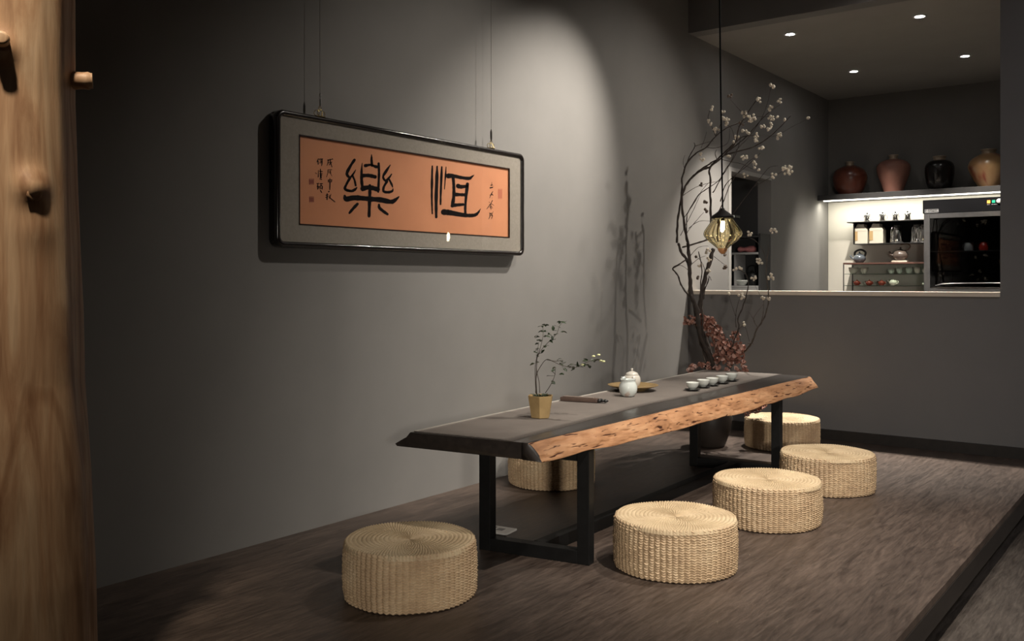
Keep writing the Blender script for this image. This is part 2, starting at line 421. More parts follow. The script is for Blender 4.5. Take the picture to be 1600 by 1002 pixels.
mi = [1 if (p.index < NE*n and (p.index % n) in (NK+2,)) or p.index == NE*n else 0 for p in le.data.polygons]
le.data.polygons.foreach_set('material_index', mi)
# legs: two square-tube frames and a low stretcher
def bar(parent, name, p, q, w, h=None, m=BLACKM):
    """square bar between two points"""
    p, q = Vector(p), Vector(q); h = h or w; d = q-p; L = d.length
    b = MB().box(0, L, -w/2, w/2, -h/2, h/2, .0025); o = b.build(name, m, parent)
    o.location = p; o.rotation_euler = d.to_track_quat('X', 'Z').to_euler(); return o
for (xa, ya, xb, yb) in ((.775, 2.86, 1.185, 2.93), (.70, 4.86, 1.165, 4.90)):
    for (x, y) in ((xa, ya), (xb, yb)):
        zt = interp(y, BOT)-.001
        o = MB().box(-.0245, .0245, -.0245, .0245, 0, zt-.0, .0025).build('leg', BLACKM, tb); o.location = Vector((x, y, 0))-TO
        o.rotation_euler.z = math.atan2(yb-ya, xb-xa)
    u = (Vector((xb, yb, 0))-Vector((xa, ya, 0))).normalized()*.024
    bar(tb, 'foot_bar', Vector((xa, ya, .0245))+u-TO, Vector((xb, yb, .0245))-u-TO, .049)
    bar(tb, 'top_bar', Vector((xa, ya, .395))+u-TO, Vector((xb, yb, .395))-u-TO, .03, .03)
bar(tb, 'stretcher', Vector((.98, 2.92, .0245))-TO, Vector((.935, 4.855, .0245))-TO, .049)
# runner
RUNM = noisy('taupe_runner_cloth', (.150, .128, .112), (.185, .160, .140), 5, .85, .35, 260)
t = NT(RUNM); 
CR = [(2.56, 1.09), (2.88, 1.062), (3.3, 1.03), (3.74, 1.002), (4.34, 1.022), (4.9, 1.0), (5.43, .985)]
v = []; f = []; NR, NC = 80, 10; tck = .002
LX = lambda y: interp(y, LEFT)+.008
for lay in (1, 0):
    for i in range(NR+1):
        q = i/NR
        for k in range(NC+1):
            s = k/NC; y = tp(q, 2.545+.06*s, 5.415+.03*s)
            x = LX(y)*(1-s)+interp(y, CR)*s
            z = TZ+.0008+lay*tck + .0008*noise.noise(Vector((x*12, y*5, 0)))*(1 if lay else 0)
            v.append((x, y, z))
N1 = (NR+1)*(NC+1)
for i in range(NR):
    for k in range(NC):
        a = i*(NC+1)+k; f.append([a, a+1, a+NC+2, a+NC+1]); f.append([N1+a, N1+a+NC+1, N1+a+NC+2, N1+a+1])
def edge(a, b): f.append([a, N1+a, N1+b, b])
for i in range(NR):
    edge(i*(NC+1), (i+1)*(NC+1)); edge((i+1)*(NC+1)+NC, i*(NC+1)+NC)
for k in range(NC): edge(k+1, k); edge(NR*(NC+1)+k, NR*(NC+1)+k+1)
rn = thing('table_runner', 'taupe cloth runner laid along the tea table', 'table runner', (.85, 4.0, TZ))
mesh('cloth', [Vector(p)-Vector((.85, 4, TZ)) for p in v], f, RUNM, rn, True)
v = []; f = []
for i in range(NR+1):
    y = tp(i/NR, 2.547, 5.415); x = LX(y)
    y_ = y
    for (dx, dz) in ((-.006, .0008), (-.006, .0036), (.012, .0042), (.012, .0028)): v.append((x+dx-.85, y_-4, dz))
for i in range(NR):
    for k in range(4): k2 = (k+1) % 4; f.append([i*4+k, (i+1)*4+k, (i+1)*4+k2, i*4+k2])
f.append([0, 1, 2, 3]); f.append([NR*4+3, NR*4+2, NR*4+1, NR*4])
hm = mesh('border', v, f, noisy('pale_border_cloth', (.38, .35, .31), (.44, .41, .36), 8, .8), rn); hm['label'] = 'pale hem along the wall side'  # separate paler strip along the wall side of the runner
CLZ = TZ+.0045
# ------------------------------------------------------------------ things on the table
# hexagonal pot with a plant
pp = on_z(844.5, 654, TZ)
POT = thing('potted_plant', 'small sprig plant in a six-sided ochre clay pot on the tea table', 'potted plant', (pp.x, pp.y, CLZ), .0)
OCHRE = noisy('ochre_clay', (.30, .20, .085), (.42, .29, .13), 14, .7, .3, 90)
prof = [(.0, 0), (.040, 0), (.041, .003), (.055, .084), (.0555, .09), (.051, .09), (.050, .08), (.0, .079)]
MB().lathe(prof, n=6, smooth=False).build('pot', OCHRE, POT)
SOIL = noisy('dark_moss_soil', (.02, .022, .012), (.05, .055, .025), 60, .95, .8, 120)
b = MB()
for k in range(26):
    a = random.random()*2*PI; r = .038*math.sqrt(random.random())
    b.sphere((r*math.cos(a), r*math.sin(a), .081), .006+.004*random.random(), (1, 1, .8), 8, 6)
b.build('moss', SOIL, POT)
LEAF = noisy('dark_green_leaf', (.018, .030, .014), (.040, .060, .026), 30, .5)
STEMM = noisy('thin_brown_stem', (.035, .025, .018), (.06, .042, .028), 40, .7)
PD = 3.778
Minv = (Matrix.Translation(POT.location) @ Matrix.Rotation(0, 4, 'Z')).inverted()
def PX(px, py, dd=0): return Minv @ ray(px, py, PD+dd)
def crop(cx, cy): return 820+cx/5.564, 490+cy/5.564     # reading of an enlarged detail
stems = [[(100, 700, 0), (92, 600, .01), (90, 480, .01), (105, 380, .0), (125, 330, -.01), (150, 240, -.02), (160, 170, -.02), (155, 115, -.02)],
         [(105, 700, 0), (98, 560, -.01), (105, 440, -.01), (110, 380, -.02), (150, 310, .0), (215, 240, .02), (275, 180, .03), (310, 95, .03), (365, 65, .04)],
         [(95, 690, 0), (100, 560, .0), (120, 490, .0), (185, 402, -.01), (250, 420, -.03), (320, 450, -.05), (430, 470, -.06), (500, 440, -.08), (600, 405, -.10), (680, 415, -.12)],
         [(130, 690, .01), (125, 600, .02), (105, 500, .02), (105, 400, .03), (112, 330, .03), (120, 250, .03)],
         [(180, 690, -.02), (225, 620, -.03), (260, 540, -.03), (268, 465, -.03)],
         [(190, 402, -.01), (270, 415, -.01), (330, 405, -.02)]]
b = MB(); lf = []
for st_ in stems:
    P3 = [tuple(PX(*crop(x, y), d)) for (x, y, d) in st_]
    P3 = smooth_pts(P3, 5); b.tube(P3, [.0016*(1-.6*i/len(P3)) for i in range(len(P3))], 6)
    lf.append(P3)
b.build('stem', STEMM, POT)
def leaf(b, c, dirv, L, W, mi=0):
    dirv = dirv.normalized(); side = dirv.cross(Vector((random.uniform(-.6, .6), random.uniform(-.6, .6), 1))).normalized(); up = side.cross(dirv)
    n = 5; v = []
    for i in range(n+1):
        s = i/n; w_ = W*math.sin(PI*min(1, s*.92+.06))**.8; ctr = c+dirv*L*s+up*(-.25*L*s*s)
        v += [ctr-side*w_+up*w_*.25, ctr, ctr+side*w_+up*w_*.25]
    f = []
    for i in range(n):
        a = i*3; f += [[a, a+1, a+4, a+3], [a+1, a+2, a+5, a+4]]
    b.add(v, f, True, mi)
b = MB()
spots_ = [(105, 190), (130, 205), (105, 238), (120, 262), (125, 305), (98, 335), (112, 378), (85, 435), (145, 235), (175, 280), (145, 345), (235, 195), (280, 180),
          (245, 150), (285, 115), (320, 155), (262, 228), (155, 110), (182, 105), (145, 152), (178, 155), (295, 75), (312, 72), (265, 465), (232, 505), (228, 545), (300, 530), (262, 615),
          (290, 400), (305, 440), (330, 465), (350, 430), (318, 415), (380, 462), (410, 445), (432, 485), (455, 455), (470, 465), (500, 415), (520, 440), (550, 410), (560, 455), (600, 400), (605, 415), (400, 470), (340, 480), (180, 195), (215, 240), (110, 355)]
for (x, y) in spots_:
    c = PX(*crop(x, y), random.uniform(-.02, .02) - (.06*(x-300)/300 if x > 300 else 0))
    for q in range(2):
        leaf(b, c, Vector((random.uniform(-1, 1), random.uniform(-1, 1), random.uniform(-.3, .5))), random.uniform(.014, .024), random.uniform(.005, .008))
for k in range(40):
    a = random.random()*2*PI
    leaf(b, Vector((.028*math.cos(a)*random.random(), .028*math.sin(a)*random.random(), .084)), Vector((math.cos(a), math.sin(a), .9)), random.uniform(.014, .026), .003)
b.build('foliage', LEAF, POT)
YEL = noisy('pale_yellow_flower', (.60, .62, .30), (.72, .72, .42), 40, .5)
for (x, y) in [(500, 445), (598, 372), (642, 360), (662, 412), (685, 417)]:
    b = MB(); c = PX(*crop(x, y), -.06*(x-300)/300)
    for k in range(6):
        a = 2*PI*k/6; b.sphere(c+Vector((.0035*math.cos(a), .0035*math.sin(a), 0)), .0042, (1, 1, .8), 8, 6)
    b.sphere(c+Vector((0, 0, .001)), .0035, (1, 1, 1), 8, 6)
    b.build('flower', YEL, POT)
for (x, y) in [(155, 113), (182, 105), (147, 152), (176, 153), (180, 195), (210, 175), (305, 75)]:
    MB().sphere(PX(*crop(x, y)), .0042, (1, 1, 1), 8, 6).build('bud', LEAF, POT)
# wrapped tool roll
p1, p2 = on_z(875, 628, TZ), on_z(933, 631.5, TZ); dv = (p2-p1); ln = dv.length
RL = thing('tool_wrap', 'brown wrapped tea tool roll with dark carved tips on the runner', 'tool roll', (p1.x, p1.y, CLZ), math.atan2(dv.y, dv.x))
BRN = noisy('brown_leather', (.075, .045, .036), (.12, .078, .06), 12, .5, .2, 80)
MB().box(0, ln, -.001, .034, 0, .019, .006).build('wrap', BRN, RL)
MB().box(.012, ln-.02, .002, .030, .0192, .0225, .0015).build('flap', noisy('worn_brown_top', (.16, .12, .10), (.23, .18, .15), 10, .5), RL)
b = MB()
for (x, y, r) in [(.006, .010, .009), (.012, .022, .009), (.022, .012, .007), (.030, .02, .006), (.036, .012, .008), (.043, .016, .005)]:
    b.sphere((ln+x, y, .0095), r, (1.2, 1, 1), 10, 7)
b.build('carved_tip', mat('black_carving', (.012, .012, .012), .4), RL)
# porcelain
def porcelain(name, tint=(.62, .66, .63), blot=None):
    m = mat(name, tint, .18, spec=.5, coat=.3); t = NT(m); v = t.coord()
    n = t.noise(v, 11, 4)
    t.base(t.ramp(n, [(.0, tint), (.60, tint), (.645, blot or tint), (.8, blot or tint)])); return m
PORC = porcelain('celadon_white_porcelain', (.60, .64, .61), (.50, .40, .34))
PORCB = porcelain('blotched_porcelain', (.58, .55, .49), (.33, .22, .17))
jp = on_z(981.5, 620.5, TZ)
JUG = thing('tea_jug', 'white porcelain fair-cup jug with a flared rim on the runner', 'jug', (jp.x, jp.y, CLZ))
prof = [(0, 0), (.027, 0), (.031, .003), (.041, .018), (.0445, .036), (.043, .052), (.037, .066), (.0345, .072), (.0365, .079), (.0385, .082), (.037, .0825), (.0335, .075), (.033, .07), (.039, .05), (.037, .02), (0, .006)]
MB().lathe(prof, n=48).build('body', PORC, JUG)
b = MB(); b.tube(smooth_pts([(-.030, .012, .081), (-.040, .016, .083), (-.0465, .019, .0855)], 4), [.012, .011, .009, .0085, .008, .007, .006, .0055, .005], 10); 
b.build('spout_lip', PORC, JUG)
dp = on_z(989, 611.5, TZ)
DISH = thing('tea_dish', 'round shallow dark bronze dish under the lidded teapot', 'dish', (dp.x, dp.y, CLZ))
DISHM = noisy('ochre_bronze', (.20, .13, .055), (.28, .19, .085), 12, .45, .1, 60)
MB().lathe([(0, 0), (.062, 0), (.064, .004), (.09, .014), (.122, .024), (.129, .0275), (.1285, .030), (.12, .0275), (.09, .018), (.05, .012), (0, .011)], n=64).build('dish_body', DISHM, DISH)
tpz = CLZ+.0122
TP = thing('teapot', 'mottled cream lidded teapot standing on the bronze dish', 'teapot', (dp.x-.004, dp.y-.003, tpz), 2.2)
prof = [(0, 0), (.026, 0), (.03, .004), (.041, .02), (.0445, .038), (.042, .055), (.036, .064), (.033, .066), (0, .066)]
MB().lathe(prof, n=48).build('body', PORCB, TP)
lid = MB().lathe([(.0335, .0662), (.034, .069), (.027, .078), (.014, .084), (.0065, .086), (0, .0865)], n=40).build('lid', PORCB, TP)
MB().lathe([(.0055, .0855), (.0048, .090), (.0062, .096), (.006, .099), (0, .1005)], n=20).build('knob', PORCB, lid)
b = MB().tube(smooth_pts([(.038, 0, .03), (.054, 0, .042), (.062, 0, .058), (.066, 0, .064)], 4), [.009]*5+[.007]*4+[.0055]*4, 12); b.build('spout', PORCB, TP)
b = MB().tube(smooth_pts([(-.036, 0, .058), (-.058, 0, .056), (-.064, 0, .038), (-.054, 0, .02), (-.038, 0, .018)], 5), .0045, 10); b.build('handle', PORCB, TP)
# five cups on lotus saucers
SAUC = mat('black_lotus_saucer', (.014, .013, .012), .4)
CP = [(1082.0, 610), (1099.0, 605.5), (1113, 602.5), (1128.5, 599), (1143, 595.2)]
labs = ['white teacup on a black saucer, nearest of the row of five', 'white teacup on a black saucer, second from the near end of the row', 'white teacup on a black saucer, middle one of the row of five',
        'white teacup on a black saucer, fourth from the near end of the row', 'white teacup on a black saucer, farthest of the row of five']
CPORC = porcelain('plain_white_porcelain', (.62, .64, .60))
for i, (px, py) in enumerate(CP):
    q = on_z(px, py, TZ+.006)
    if i == 0:
        SA0 = thing('cup_saucer', 'x', 'saucer', (0, 0, 0), 0, 'black lotus saucers under the five cups')
        lob = lambda a, z: .10*math.cos(8*a)*(1 if z > .003 else .3)
        MB().lathe([(0, 0), (.024, 0), (.026, .002), (.038, .0065), (.0385, .008), (.026, .0048), (0, .0042)], n=96, lobe=lob).build('saucer_body', SAUC, SA0)
        CU0 = thing('teacup', 'x', 'cup', (0, 0, 0), 0, 'white teacups in a row on the runner')
        MB().lathe([(0, .0), (.013, 0), (.0135, .004), (.019, .007), (.028, .019), (.0325, .035), (.0332, .0375), (.0322, .0377), (.027, .021), (.018, .010), (0, .008)], n=40).build('cup_body', CPORC, CU0)
        MB().lathe([(0, .020), (.0268, .0205), (0, .0207)], n=32).build('tea', mat('amber_tea', (.35, .2, .08), .1), CU0)
        SA0.location = (q.x, q.y, CLZ); SA0['label'] = 'black lotus-shaped saucer under the nearest teacup'
        CU0.location = (q.x, q.y, CLZ+.0045); CU0['label'] = labs[0]
    else:
        dup(SA0, (q.x, q.y, CLZ), i*.3, 'black lotus-shaped saucer under the '+['', 'second', 'middle', 'fourth', 'farthest'][i]+' teacup of the row')
        dup(CU0, (q.x, q.y, CLZ+.0045), i, labs[i])
# floor socket plate
fp = on_z(781, 831, 0)
FS = thing('floor_socket', 'white floor socket plate on the planks behind the near table leg', 'socket', (fp.x, fp.y, 0), math.radians(8))
MB().box(-.055, .055, -.05, .05, 0, .009, .003).build('plate', mat('white_plastic', (.8, .78, .74), .4), FS)
MB().box(-.012, .018, -.014, .018, .0091, .0102, .0004).build('cover', mat('grey_plastic', (.2, .2, .19), .4), FS)
MB().box(-.035, -.028, -.03, .03, .0091, .0098, .0003).build('groove', mat('grey_line', (.15, .15, .15), .5), FS)
# ------------------------------------------------------------------ framed calligraphy
XP = .047                                   # plane of the paper
def W(px, py): 
    p = on_x(px, py, XP+.001); return p
FRO = Vector((.0, 3.245, 1.47))
FR = thing('framed_calligraphy', 'wide black framed orange calligraphy hanging on the grey wall', 'picture', FRO)
FRM = mat('black_lacquer_frame', (.012, .009, .008), .22, coat=.4)
fy0, fy1, fz0, fz1 = 2.405, 4.085, 1.190, 1.743
def rrect(y0, y1, z0, z1, r, k=8):
    out = []
    for (cy, cz, a0) in ((y1-r, z1-r, 0), (y0+r, z1-r, PI/2), (y0+r, z0+r, PI), (y1-r, z0+r, 1.5*PI)):
        for i in range(k+1): a = a0+PI/2*i/k; out.append((cy+r*math.cos(a), cz+r*math.sin(a)))
    return out
secs = [(0, .012, .036), (0, .056, .036), (.004, .062, .034), (.014, .063, .026), (.021, .058, .02), (.024, .047, .018), (.024, .012, .018)]
v = []; f = []; n = None
for (ins, x, r) in secs:
    L = rrect(fy0+ins, fy1-ins, fz0+ins, fz1-ins, r); n = len(L)
    v += [(x, y-FRO.y, z-FRO.z) for (y, z) in L]
ms = len(secs)
for i in range(ms):
    for k in range(n):
        k2 = (k+1) % n; i2 = (i+1) % ms; f.append([i*n+k, i*n+k2, i2*n+k2, i2*n+k])
mesh('frame', v, f, FRM, FR, True)
py0, py1, pz0, pz1 = 2.530, 3.958, 1.288, 1.650
LIN = noisy('grey_linen_mount', (.29, .262, .22), (.345, .31, .262), 30, .8, .4, 500, (1, 3, 3))
ir = rrect(fy0+.02, fy1-.02, fz0+.02, fz1-.02, .018)
b = MB(); 
def LB(y0, y1, z0, z1, x0, x1): b.box(x0, x1, y0-FRO.y, y1-FRO.y, z0-FRO.z, z1-FRO.z)
XM = .052
LB(fy0+.02, fy1-.02, pz1, fz1-.02, .03, XM); LB(fy0+.02, fy1-.02, fz0+.02, pz0, .03, XM)
LB(fy0+.02, py0, pz0, pz1, .03, XM); LB(py1, fy1-.02, pz0, pz1, .03, XM)
b.build('mount', LIN, FR)
b = MB()
e = .005
LB(py0-e, py1+e, pz1, pz1+e, .03, XM+.002); LB(py0-e, py1+e, pz0-e, pz0, .03, XM+.002); LB(py0-e, py0, pz0, pz1, .03, XM+.002); LB(py1, py1+e, pz0, pz1, .03, XM+.002)
b.build('inner_fillet', mat('dark_fillet', (.03, .015, .012), .3), FR)
b = MB(); LB(py0, py1, pz0, pz1, .03, XP); pap = b.build('paper', noisy('orange_paper', (.64, .265, .125), (.70, .30, .145), 5, .7, .1, 300), FR)
b = MB(); LB(fy0+.01, fy1-.01, fz0+.01, fz1-.01, .012, .03); b.build('backing', mat('backing_board', (.05, .04, .03), .8), FR)
b = MB(); LB(fy0+.023, fy1-.023, fz0+.023, fz1-.023, .0550, .0565); b.build('glass_pane', glass('picture_glass', (.97, .97, .97), 1.35), FR)
INK = mat('black_ink', (.006, .004, .004), .9, spec=.1)
def ribbon(b, pts, conv, closed=False):
    """brush stroke: list of (x, y, width) in an enlarged detail, mapped to the paper"""
    P = smooth_pts(pts, 6); L = []; Rr = []
    m = len(P)
    for i in range(m):
        x, y, w_ = P[i]; x0, y0 = P[max(i-1, 0)][:2]; x1, y1 = P[min(i+1, m-1)][:2]
        dx, dy = x1-x0, y1-y0; l = math.hypot(dx, dy) or 1; nx, ny = -dy/l, dx/l
        w_ = max(.5, w_)*(1+.10*math.sin(i*1.9+x))
        L.append((x+nx*w_/2, y+ny*w_/2)); Rr.append((x-nx*w_/2, y-ny*w_/2))
    def cap(i, sgn):
        x, y, w_ = P[i]; j = 1 if i == 0 else m-2
        dx, dy = x-P[j][0], y-P[j][1]; l = math.hypot(dx, dy) or 1; dx /= l; dy /= l; nx, ny = -dy, dx
        return [(x+w_/2*(dx*math.sin(a)+nx*math.cos(a)), y+w_/2*(dy*math.sin(a)+ny*math.cos(a))) for a in [PI*k/6 for k in range(7)]], (x, y)
    V = []; F = []
    for a, c in zip(L, Rr): V += [a, c]
    for i in range(m-1): F.append([2*i, 2*i+1, 2*i+3, 2*i+2])
    for i in (0, m-1):
        cp, ce = cap(i, 1); s = len(V); V.append(ce); V += cp
        for k in range(6): F.append([s, s+1+k, s+2+k])
    W3 = [W(*conv(x, y)) for x, y in V]
    b.add([(XP+.0005+.00002*(len(b.v) % 7), p.y-FRO.y, p.z-FRO.z) for p in W3], F)
cA = lambda x, y: (525+x/8.018, 225+y/8.018)
cB = lambda x, y: (660+x/7.157, 240+y/7.157)
LE = [[(232, 200, 34), (180, 280, 34), (138, 370, 40), (165, 415, 30), (190, 410, 26), (225, 365, 22), (248, 325, 10)],
      [(180, 420, 32), (135, 500, 30), (115, 565, 34), (190, 590, 34), (240, 570, 34), (262, 545, 14)], [(205, 395, 28), (232, 450, 26), (248, 520, 26)],
      [(447, 135, 10), (447, 200, 30), (452, 270, 34)], [(370, 272, 44), (440, 262, 26), (500, 285, 40), (540, 285, 30)],
      [(330, 240, 8), (322, 330, 26), (322, 450, 36), (335, 575, 38)], [(535, 245, 30), (540, 350, 30), (536, 480, 30), (530, 600, 26)],
      [(330, 398, 46), (410, 395, 46), (490, 412, 48)], [(335, 560, 60), (420, 545, 60), (525, 570, 56)],
      [(680, 265, 14), (630, 340, 34), (592, 410, 26), (620, 460, 30), (660, 430, 28), (698, 378, 14)], [(640, 470, 34), (600, 540, 30), (600, 595, 30), (660, 605, 34), (705, 590, 28), (715, 562, 12)], [(670, 450, 26), (700, 510, 24), (710, 540, 14)],
      [(110, 650, 30), (130, 690, 66), (220, 675, 70), (330, 680, 62), (430, 690, 62), (560, 700, 62), (690, 725, 56), (745, 700, 44), (790, 660, 14)],
      [(425, 520, 34), (425, 620, 40), (420, 760, 40), (415, 905, 36)], [(270, 752, 34), (220, 805, 40), (170, 865, 28)], [(540, 760, 26), (545, 800, 40), (590, 840, 36), (645, 880, 32)]]
HENG = [[(112, 140, 16), (108, 300, 26), (106, 500, 22), (112, 672, 16)], [(166, 145, 18), (162, 300, 38), (155, 500, 36), (156, 712, 28)], [(218, 150, 18), (212, 300, 28), (206, 450, 22), (204, 568, 20)],
        [(266, 150, 8), (260, 240, 18), (254, 320, 12), (248, 398, 10)],
        [(290, 250, 56), (350, 250, 40), (430, 268, 38), (520, 278, 36), (550, 262, 26), (580, 240, 6)], [(345, 270, 34), (352, 360, 32), (352, 480, 36), (335, 585, 40)], [(400, 362, 50), (430, 372, 42), (500, 365, 34)],
        [(505, 340, 34), (490, 480, 34), (480, 600, 28), (482, 680, 26)], [(360, 458, 40), (420, 460, 36), (490, 462, 34)], [(340, 580, 42), (390, 575, 36), (455, 570, 32)],
        [(240, 655, 66), (300, 660, 60), (400, 678, 46), (500, 692, 42), (580, 690, 38), (620, 665, 28), (652, 618, 6)]]
b = MB()
for s in LE: ribbon(b, s, cA)
o = b.build('calligraphy_character', INK, FR); o['label'] = 'large black brush character 樂'
b = MB()
for s in HENG: ribbon(b, s, cB)
o = b.build('calligraphy_character', INK, FR); o['label'] = 'large black brush character 恆'
cC = lambda x, y: (470+x/10.55, 235+y/10.55)
cD = lambda x, y: (750+x/13.36, 275+y/13.36)
COLR = [[(445, 160, 14), (510, 150, 12)], [(455, 165, 16), (448, 210, 12), (432, 250, 8)], [(485, 140, 10), (492, 200, 18), (515, 275, 12)], [(515, 190, 10), (470, 240, 12)], [(520, 138, 16), (528, 150, 12)], [(455, 205, 9), (480, 200, 9)],
        [(450, 320, 9), (515, 320, 9)], [(450, 325, 12), (445, 380, 10), (425, 440, 7)], [(465, 350, 8), (500, 350, 9)], [(465, 370, 8), (500, 372, 9)], [(485, 320, 9), (492, 380, 10), (515, 425, 7)],
        [(455, 490, 16), (460, 520, 16)], [(452, 490, 14), (512, 485, 12)], [(510, 490, 16), (505, 520, 14)], [(455, 520, 12), (510, 518, 12)], [(480, 462, 12), (482, 560, 20), (478, 650, 14)],
        [(462, 682, 22), (470, 676, 16)], [(415, 740, 14), (450, 735, 14)], [(435, 715, 16), (434, 810, 20)], [(412, 775, 14), (455, 760, 10)], [(478, 740, 10), (470, 790, 8)], [(500, 720, 8), (480, 790, 12)], [(485, 785, 10), (520, 815, 16), (565, 850, 14)]]
COLL = [[(290, 140, 14), (268, 190, 12)], [(285, 170, 16), (288, 230, 14)], [(300, 148, 14), (360, 142, 16)], [(350, 148, 16), (352, 200, 18), (345, 255, 10)], [(315, 175, 10), (335, 175, 10), (332, 205, 10), (312, 205, 10)],
        [(240, 370, 8), (265, 385, 10)], [(290, 330, 10), (288, 440, 14)], [(310, 345, 12), (360, 350, 12)], [(325, 310, 14), (328, 380, 16)], [(312, 385, 12), (355, 385, 12)], [(318, 410, 14), (350, 410, 14)], [(330, 390, 22), (332, 450, 30)], [(310, 470, 10), (345, 480, 16)],
        [(265, 550, 12), (300, 545, 12)], [(285, 550, 14), (275, 620, 14)], [(270, 590, 16), (300, 600, 16), (280, 640, 16)], [(315, 555, 12), (360, 550, 14)], [(335, 545, 12), (335, 590, 14)], [(318, 590, 16), (355, 590, 16), (352, 640, 16)], [(318, 595, 14), (318, 640, 12)], [(325, 660, 14), (345, 695, 16)], [(320, 620, 14), (350, 625, 12)]]
COLX = [[(248, 135, 8), (246, 200, 12)], [(215, 250, 26), (262, 240, 24)], [(230, 195, 22), (262, 190, 14)], [(282, 210, 6), (286, 222, 5)],
        [(270, 325, 12), (235, 380, 14), (205, 460, 10)], [(210, 400, 12), (270, 395, 12)], [(240, 365, 16), (275, 410, 10)], [(252, 455, 8), (256, 462, 6)],
        [(190, 545, 10), (205, 560, 10)], [(262, 510, 14), (225, 580, 16), (142, 690, 10)], [(235, 575, 10), (290, 615, 10)], [(225, 605, 14), (230, 690, 16)], [(200, 650, 14), (250, 640, 12)], [(260, 655, 10), (262, 675, 10)], [(190, 600, 8), (245, 600, 8)],
        [(190, 760, 7), (205, 775, 7)], [(280, 745, 8), (265, 765, 8)], [(205, 785, 16), (265, 780, 14)], [(212, 780, 16), (208, 850, 16), (180, 900, 10)], [(235, 800, 16), (260, 830, 16), (240, 895, 12)], [(205, 830, 12), (260, 820, 12)]]
for lst, cv, nm in ((COLR, cC, 'second signature column from the left'), (COLL, cC, 'leftmost signature column'), (COLX, cD, 'small brush column at the right end')):
    b = MB()
    for s in lst: ribbon(b, s, cv)
    o = b.build('small_calligraphy', INK, FR); o['label'] = nm
SEAL = mat('faded_red_seal', (.22, .035, .030), .7); SEAL2 = mat('pale_red_seal', (.50, .14, .075), .7)
def seal(x0, y0, x1, y1, cv, m):
    b = MB(); nx, ny = 4, (5 if (y1-y0) < 150 else 9)
    ribbon(b, [(x0, y0, 5), (x1, y0, 5)], cv); ribbon(b, [(x0, y1, 5), (x1, y1, 5)], cv); ribbon(b, [(x0, y0, 5), (x0, y1, 5)], cv); ribbon(b, [(x1, y0, 5), (x1, y1, 5)], cv)
    for k in range(1, ny): ribbon(b, [(x0+6, y0+(y1-y0)*k/ny, (y1-y0)/ny*.7), (x1-8, y0+(y1-y0)*k/ny, (y1-y0)/ny*.7)], cv)
    b.build('red_seal', m, FR)
seal(142, 470, 215, 562, cC, SEAL); seal(142, 765, 215, 855, cC, SEAL); seal(382, 270, 460, 478, cD, SEAL2)
BRASS = mat('brass', (.55, .42, .2), .25, 1)
for (px, tilt) in ((500, 0), (767.5, 0)):
    q = on_x(px, 200, .055); y = q.y-FRO.y; z0 = fz1-FRO.z
    MB().tube([(.055, y, z0+.09), (.052, y, 1.86)], .0009, 6).build('hanging_wire', mat('grey_wire', (.10, .095, .085), .5, .5), FR)
    MB().lathe([(0, z0+.035), (.0022, z0+.036), (.005, z0+.05), (.0052, z0+.085), (.003, z0+.098), (0, z0+.1)], (.055, y, 0), 12).build('wire_gripper', CHROME if px < 600 else mat('dark_gripper', (.04, .035, .03), .35, .8), FR)
    b = MB()
    def ring(c, r, n_=20, rz=0, tr=.0016, ax=0):
        pts = [(c[0]+r*math.cos(a)*math.sin(rz), c[1]+r*math.cos(a)*math.cos(rz), c[2]+r*math.sin(a)) for a in [2*PI*k/n_ for k in range(n_+1)]]
        b.tube(pts, tr, 6)
    ring((.055, y-.018, z0+.0125), .012, rz=.3); ring((.055, y+.018, z0+.0125), .012, rz=-.3); ring((.055, y, z0+.016), .014); ring((.055, y, z0+.034), .008)
    b.box(.046, .064, y-.022, y+.022, z0-.001, z0+.002)
    b.build('brass_hook', BRASS, FR)

# ------------------------------------------------------------------ pendant lamp
LP = ray(1129, 440, 4.866); LPX, LPY = LP.x, LP.y
PN = thing('pendant_lamp', 'small ribbed amber glass pendant lamp on a long black cord', 'pendant lamp', (LPX, LPY, 1.386))
bo.location = (LPX, LPY, 1.345); 
MB().lathe([(.0, .050), (.010, .048), (.012, .040), (.020, .034), (.036, .022), (.056, .008), (.058, -.002), (.054, -.006), (0, -.006)][::-1], n=40).build('cap', mat('black_cap', (.005, .004, .004), .6, spec=.15), PN)
prof = [(.050, -.004), (.060, -.022), (.080, -.050), (.094, -.072), (.0975, -.086), (.093, -.100), (.074, -.122), (.050, -.143), (.031, -.160), (.024, -.165)]
prof = [p[:2] for p in smooth_pts(prof, 3)]
def lob(a, z):
    return .10*(abs(math.cos(6.5*a+.2))**.75)-.07
GSH = bpy.data.materials.new('amber_glass'); GSH.use_nodes = True; nt_ = GSH.node_tree; nt_.nodes.clear()
g1 = nt_.nodes.new('ShaderNodeBsdfGlass'); g1.inputs['Color'].default_value = (.99, .955, .84, 1); g1.inputs['IOR'].default_value = 1.45; g1.inputs['Roughness'].default_value = .01
g2 = nt_.nodes.new('ShaderNodeOutputMaterial'); nt_.links.new(g1.outputs[0], g2.inputs[0])
outer = prof; inner = [(max(.004, r-.0035), z) for r, z in prof][::-1]; v = []; f = []; NA = 260; loop = outer+inner; m_ = len(loop)
for (r, z) in loop:
    for k in range(NA): a = 2*PI*k/NA; rr = r*(1+lob(a, z)*min(1, (r-.02)/.05)); v.append((rr*math.cos(a), rr*math.sin(a), z))
for i_ in range(m_):
    i2 = (i_+1) % m_
    for k in range(NA): k2 = (k+1) % NA; f.append([i_*NA+k2, i_*NA+k, i2*NA+k, i2*NA+k2])
mesh('glass_shade', v, f, GSH, PN, True)
MB().lathe([(.0, -.192), (.008, -.191), (.016, -.184), (.024, -.172), (.026, -.162), (0, -.160)], n=32).build('finial', mat('copper_finial', (.62, .33, .16), .35, .7), PN)
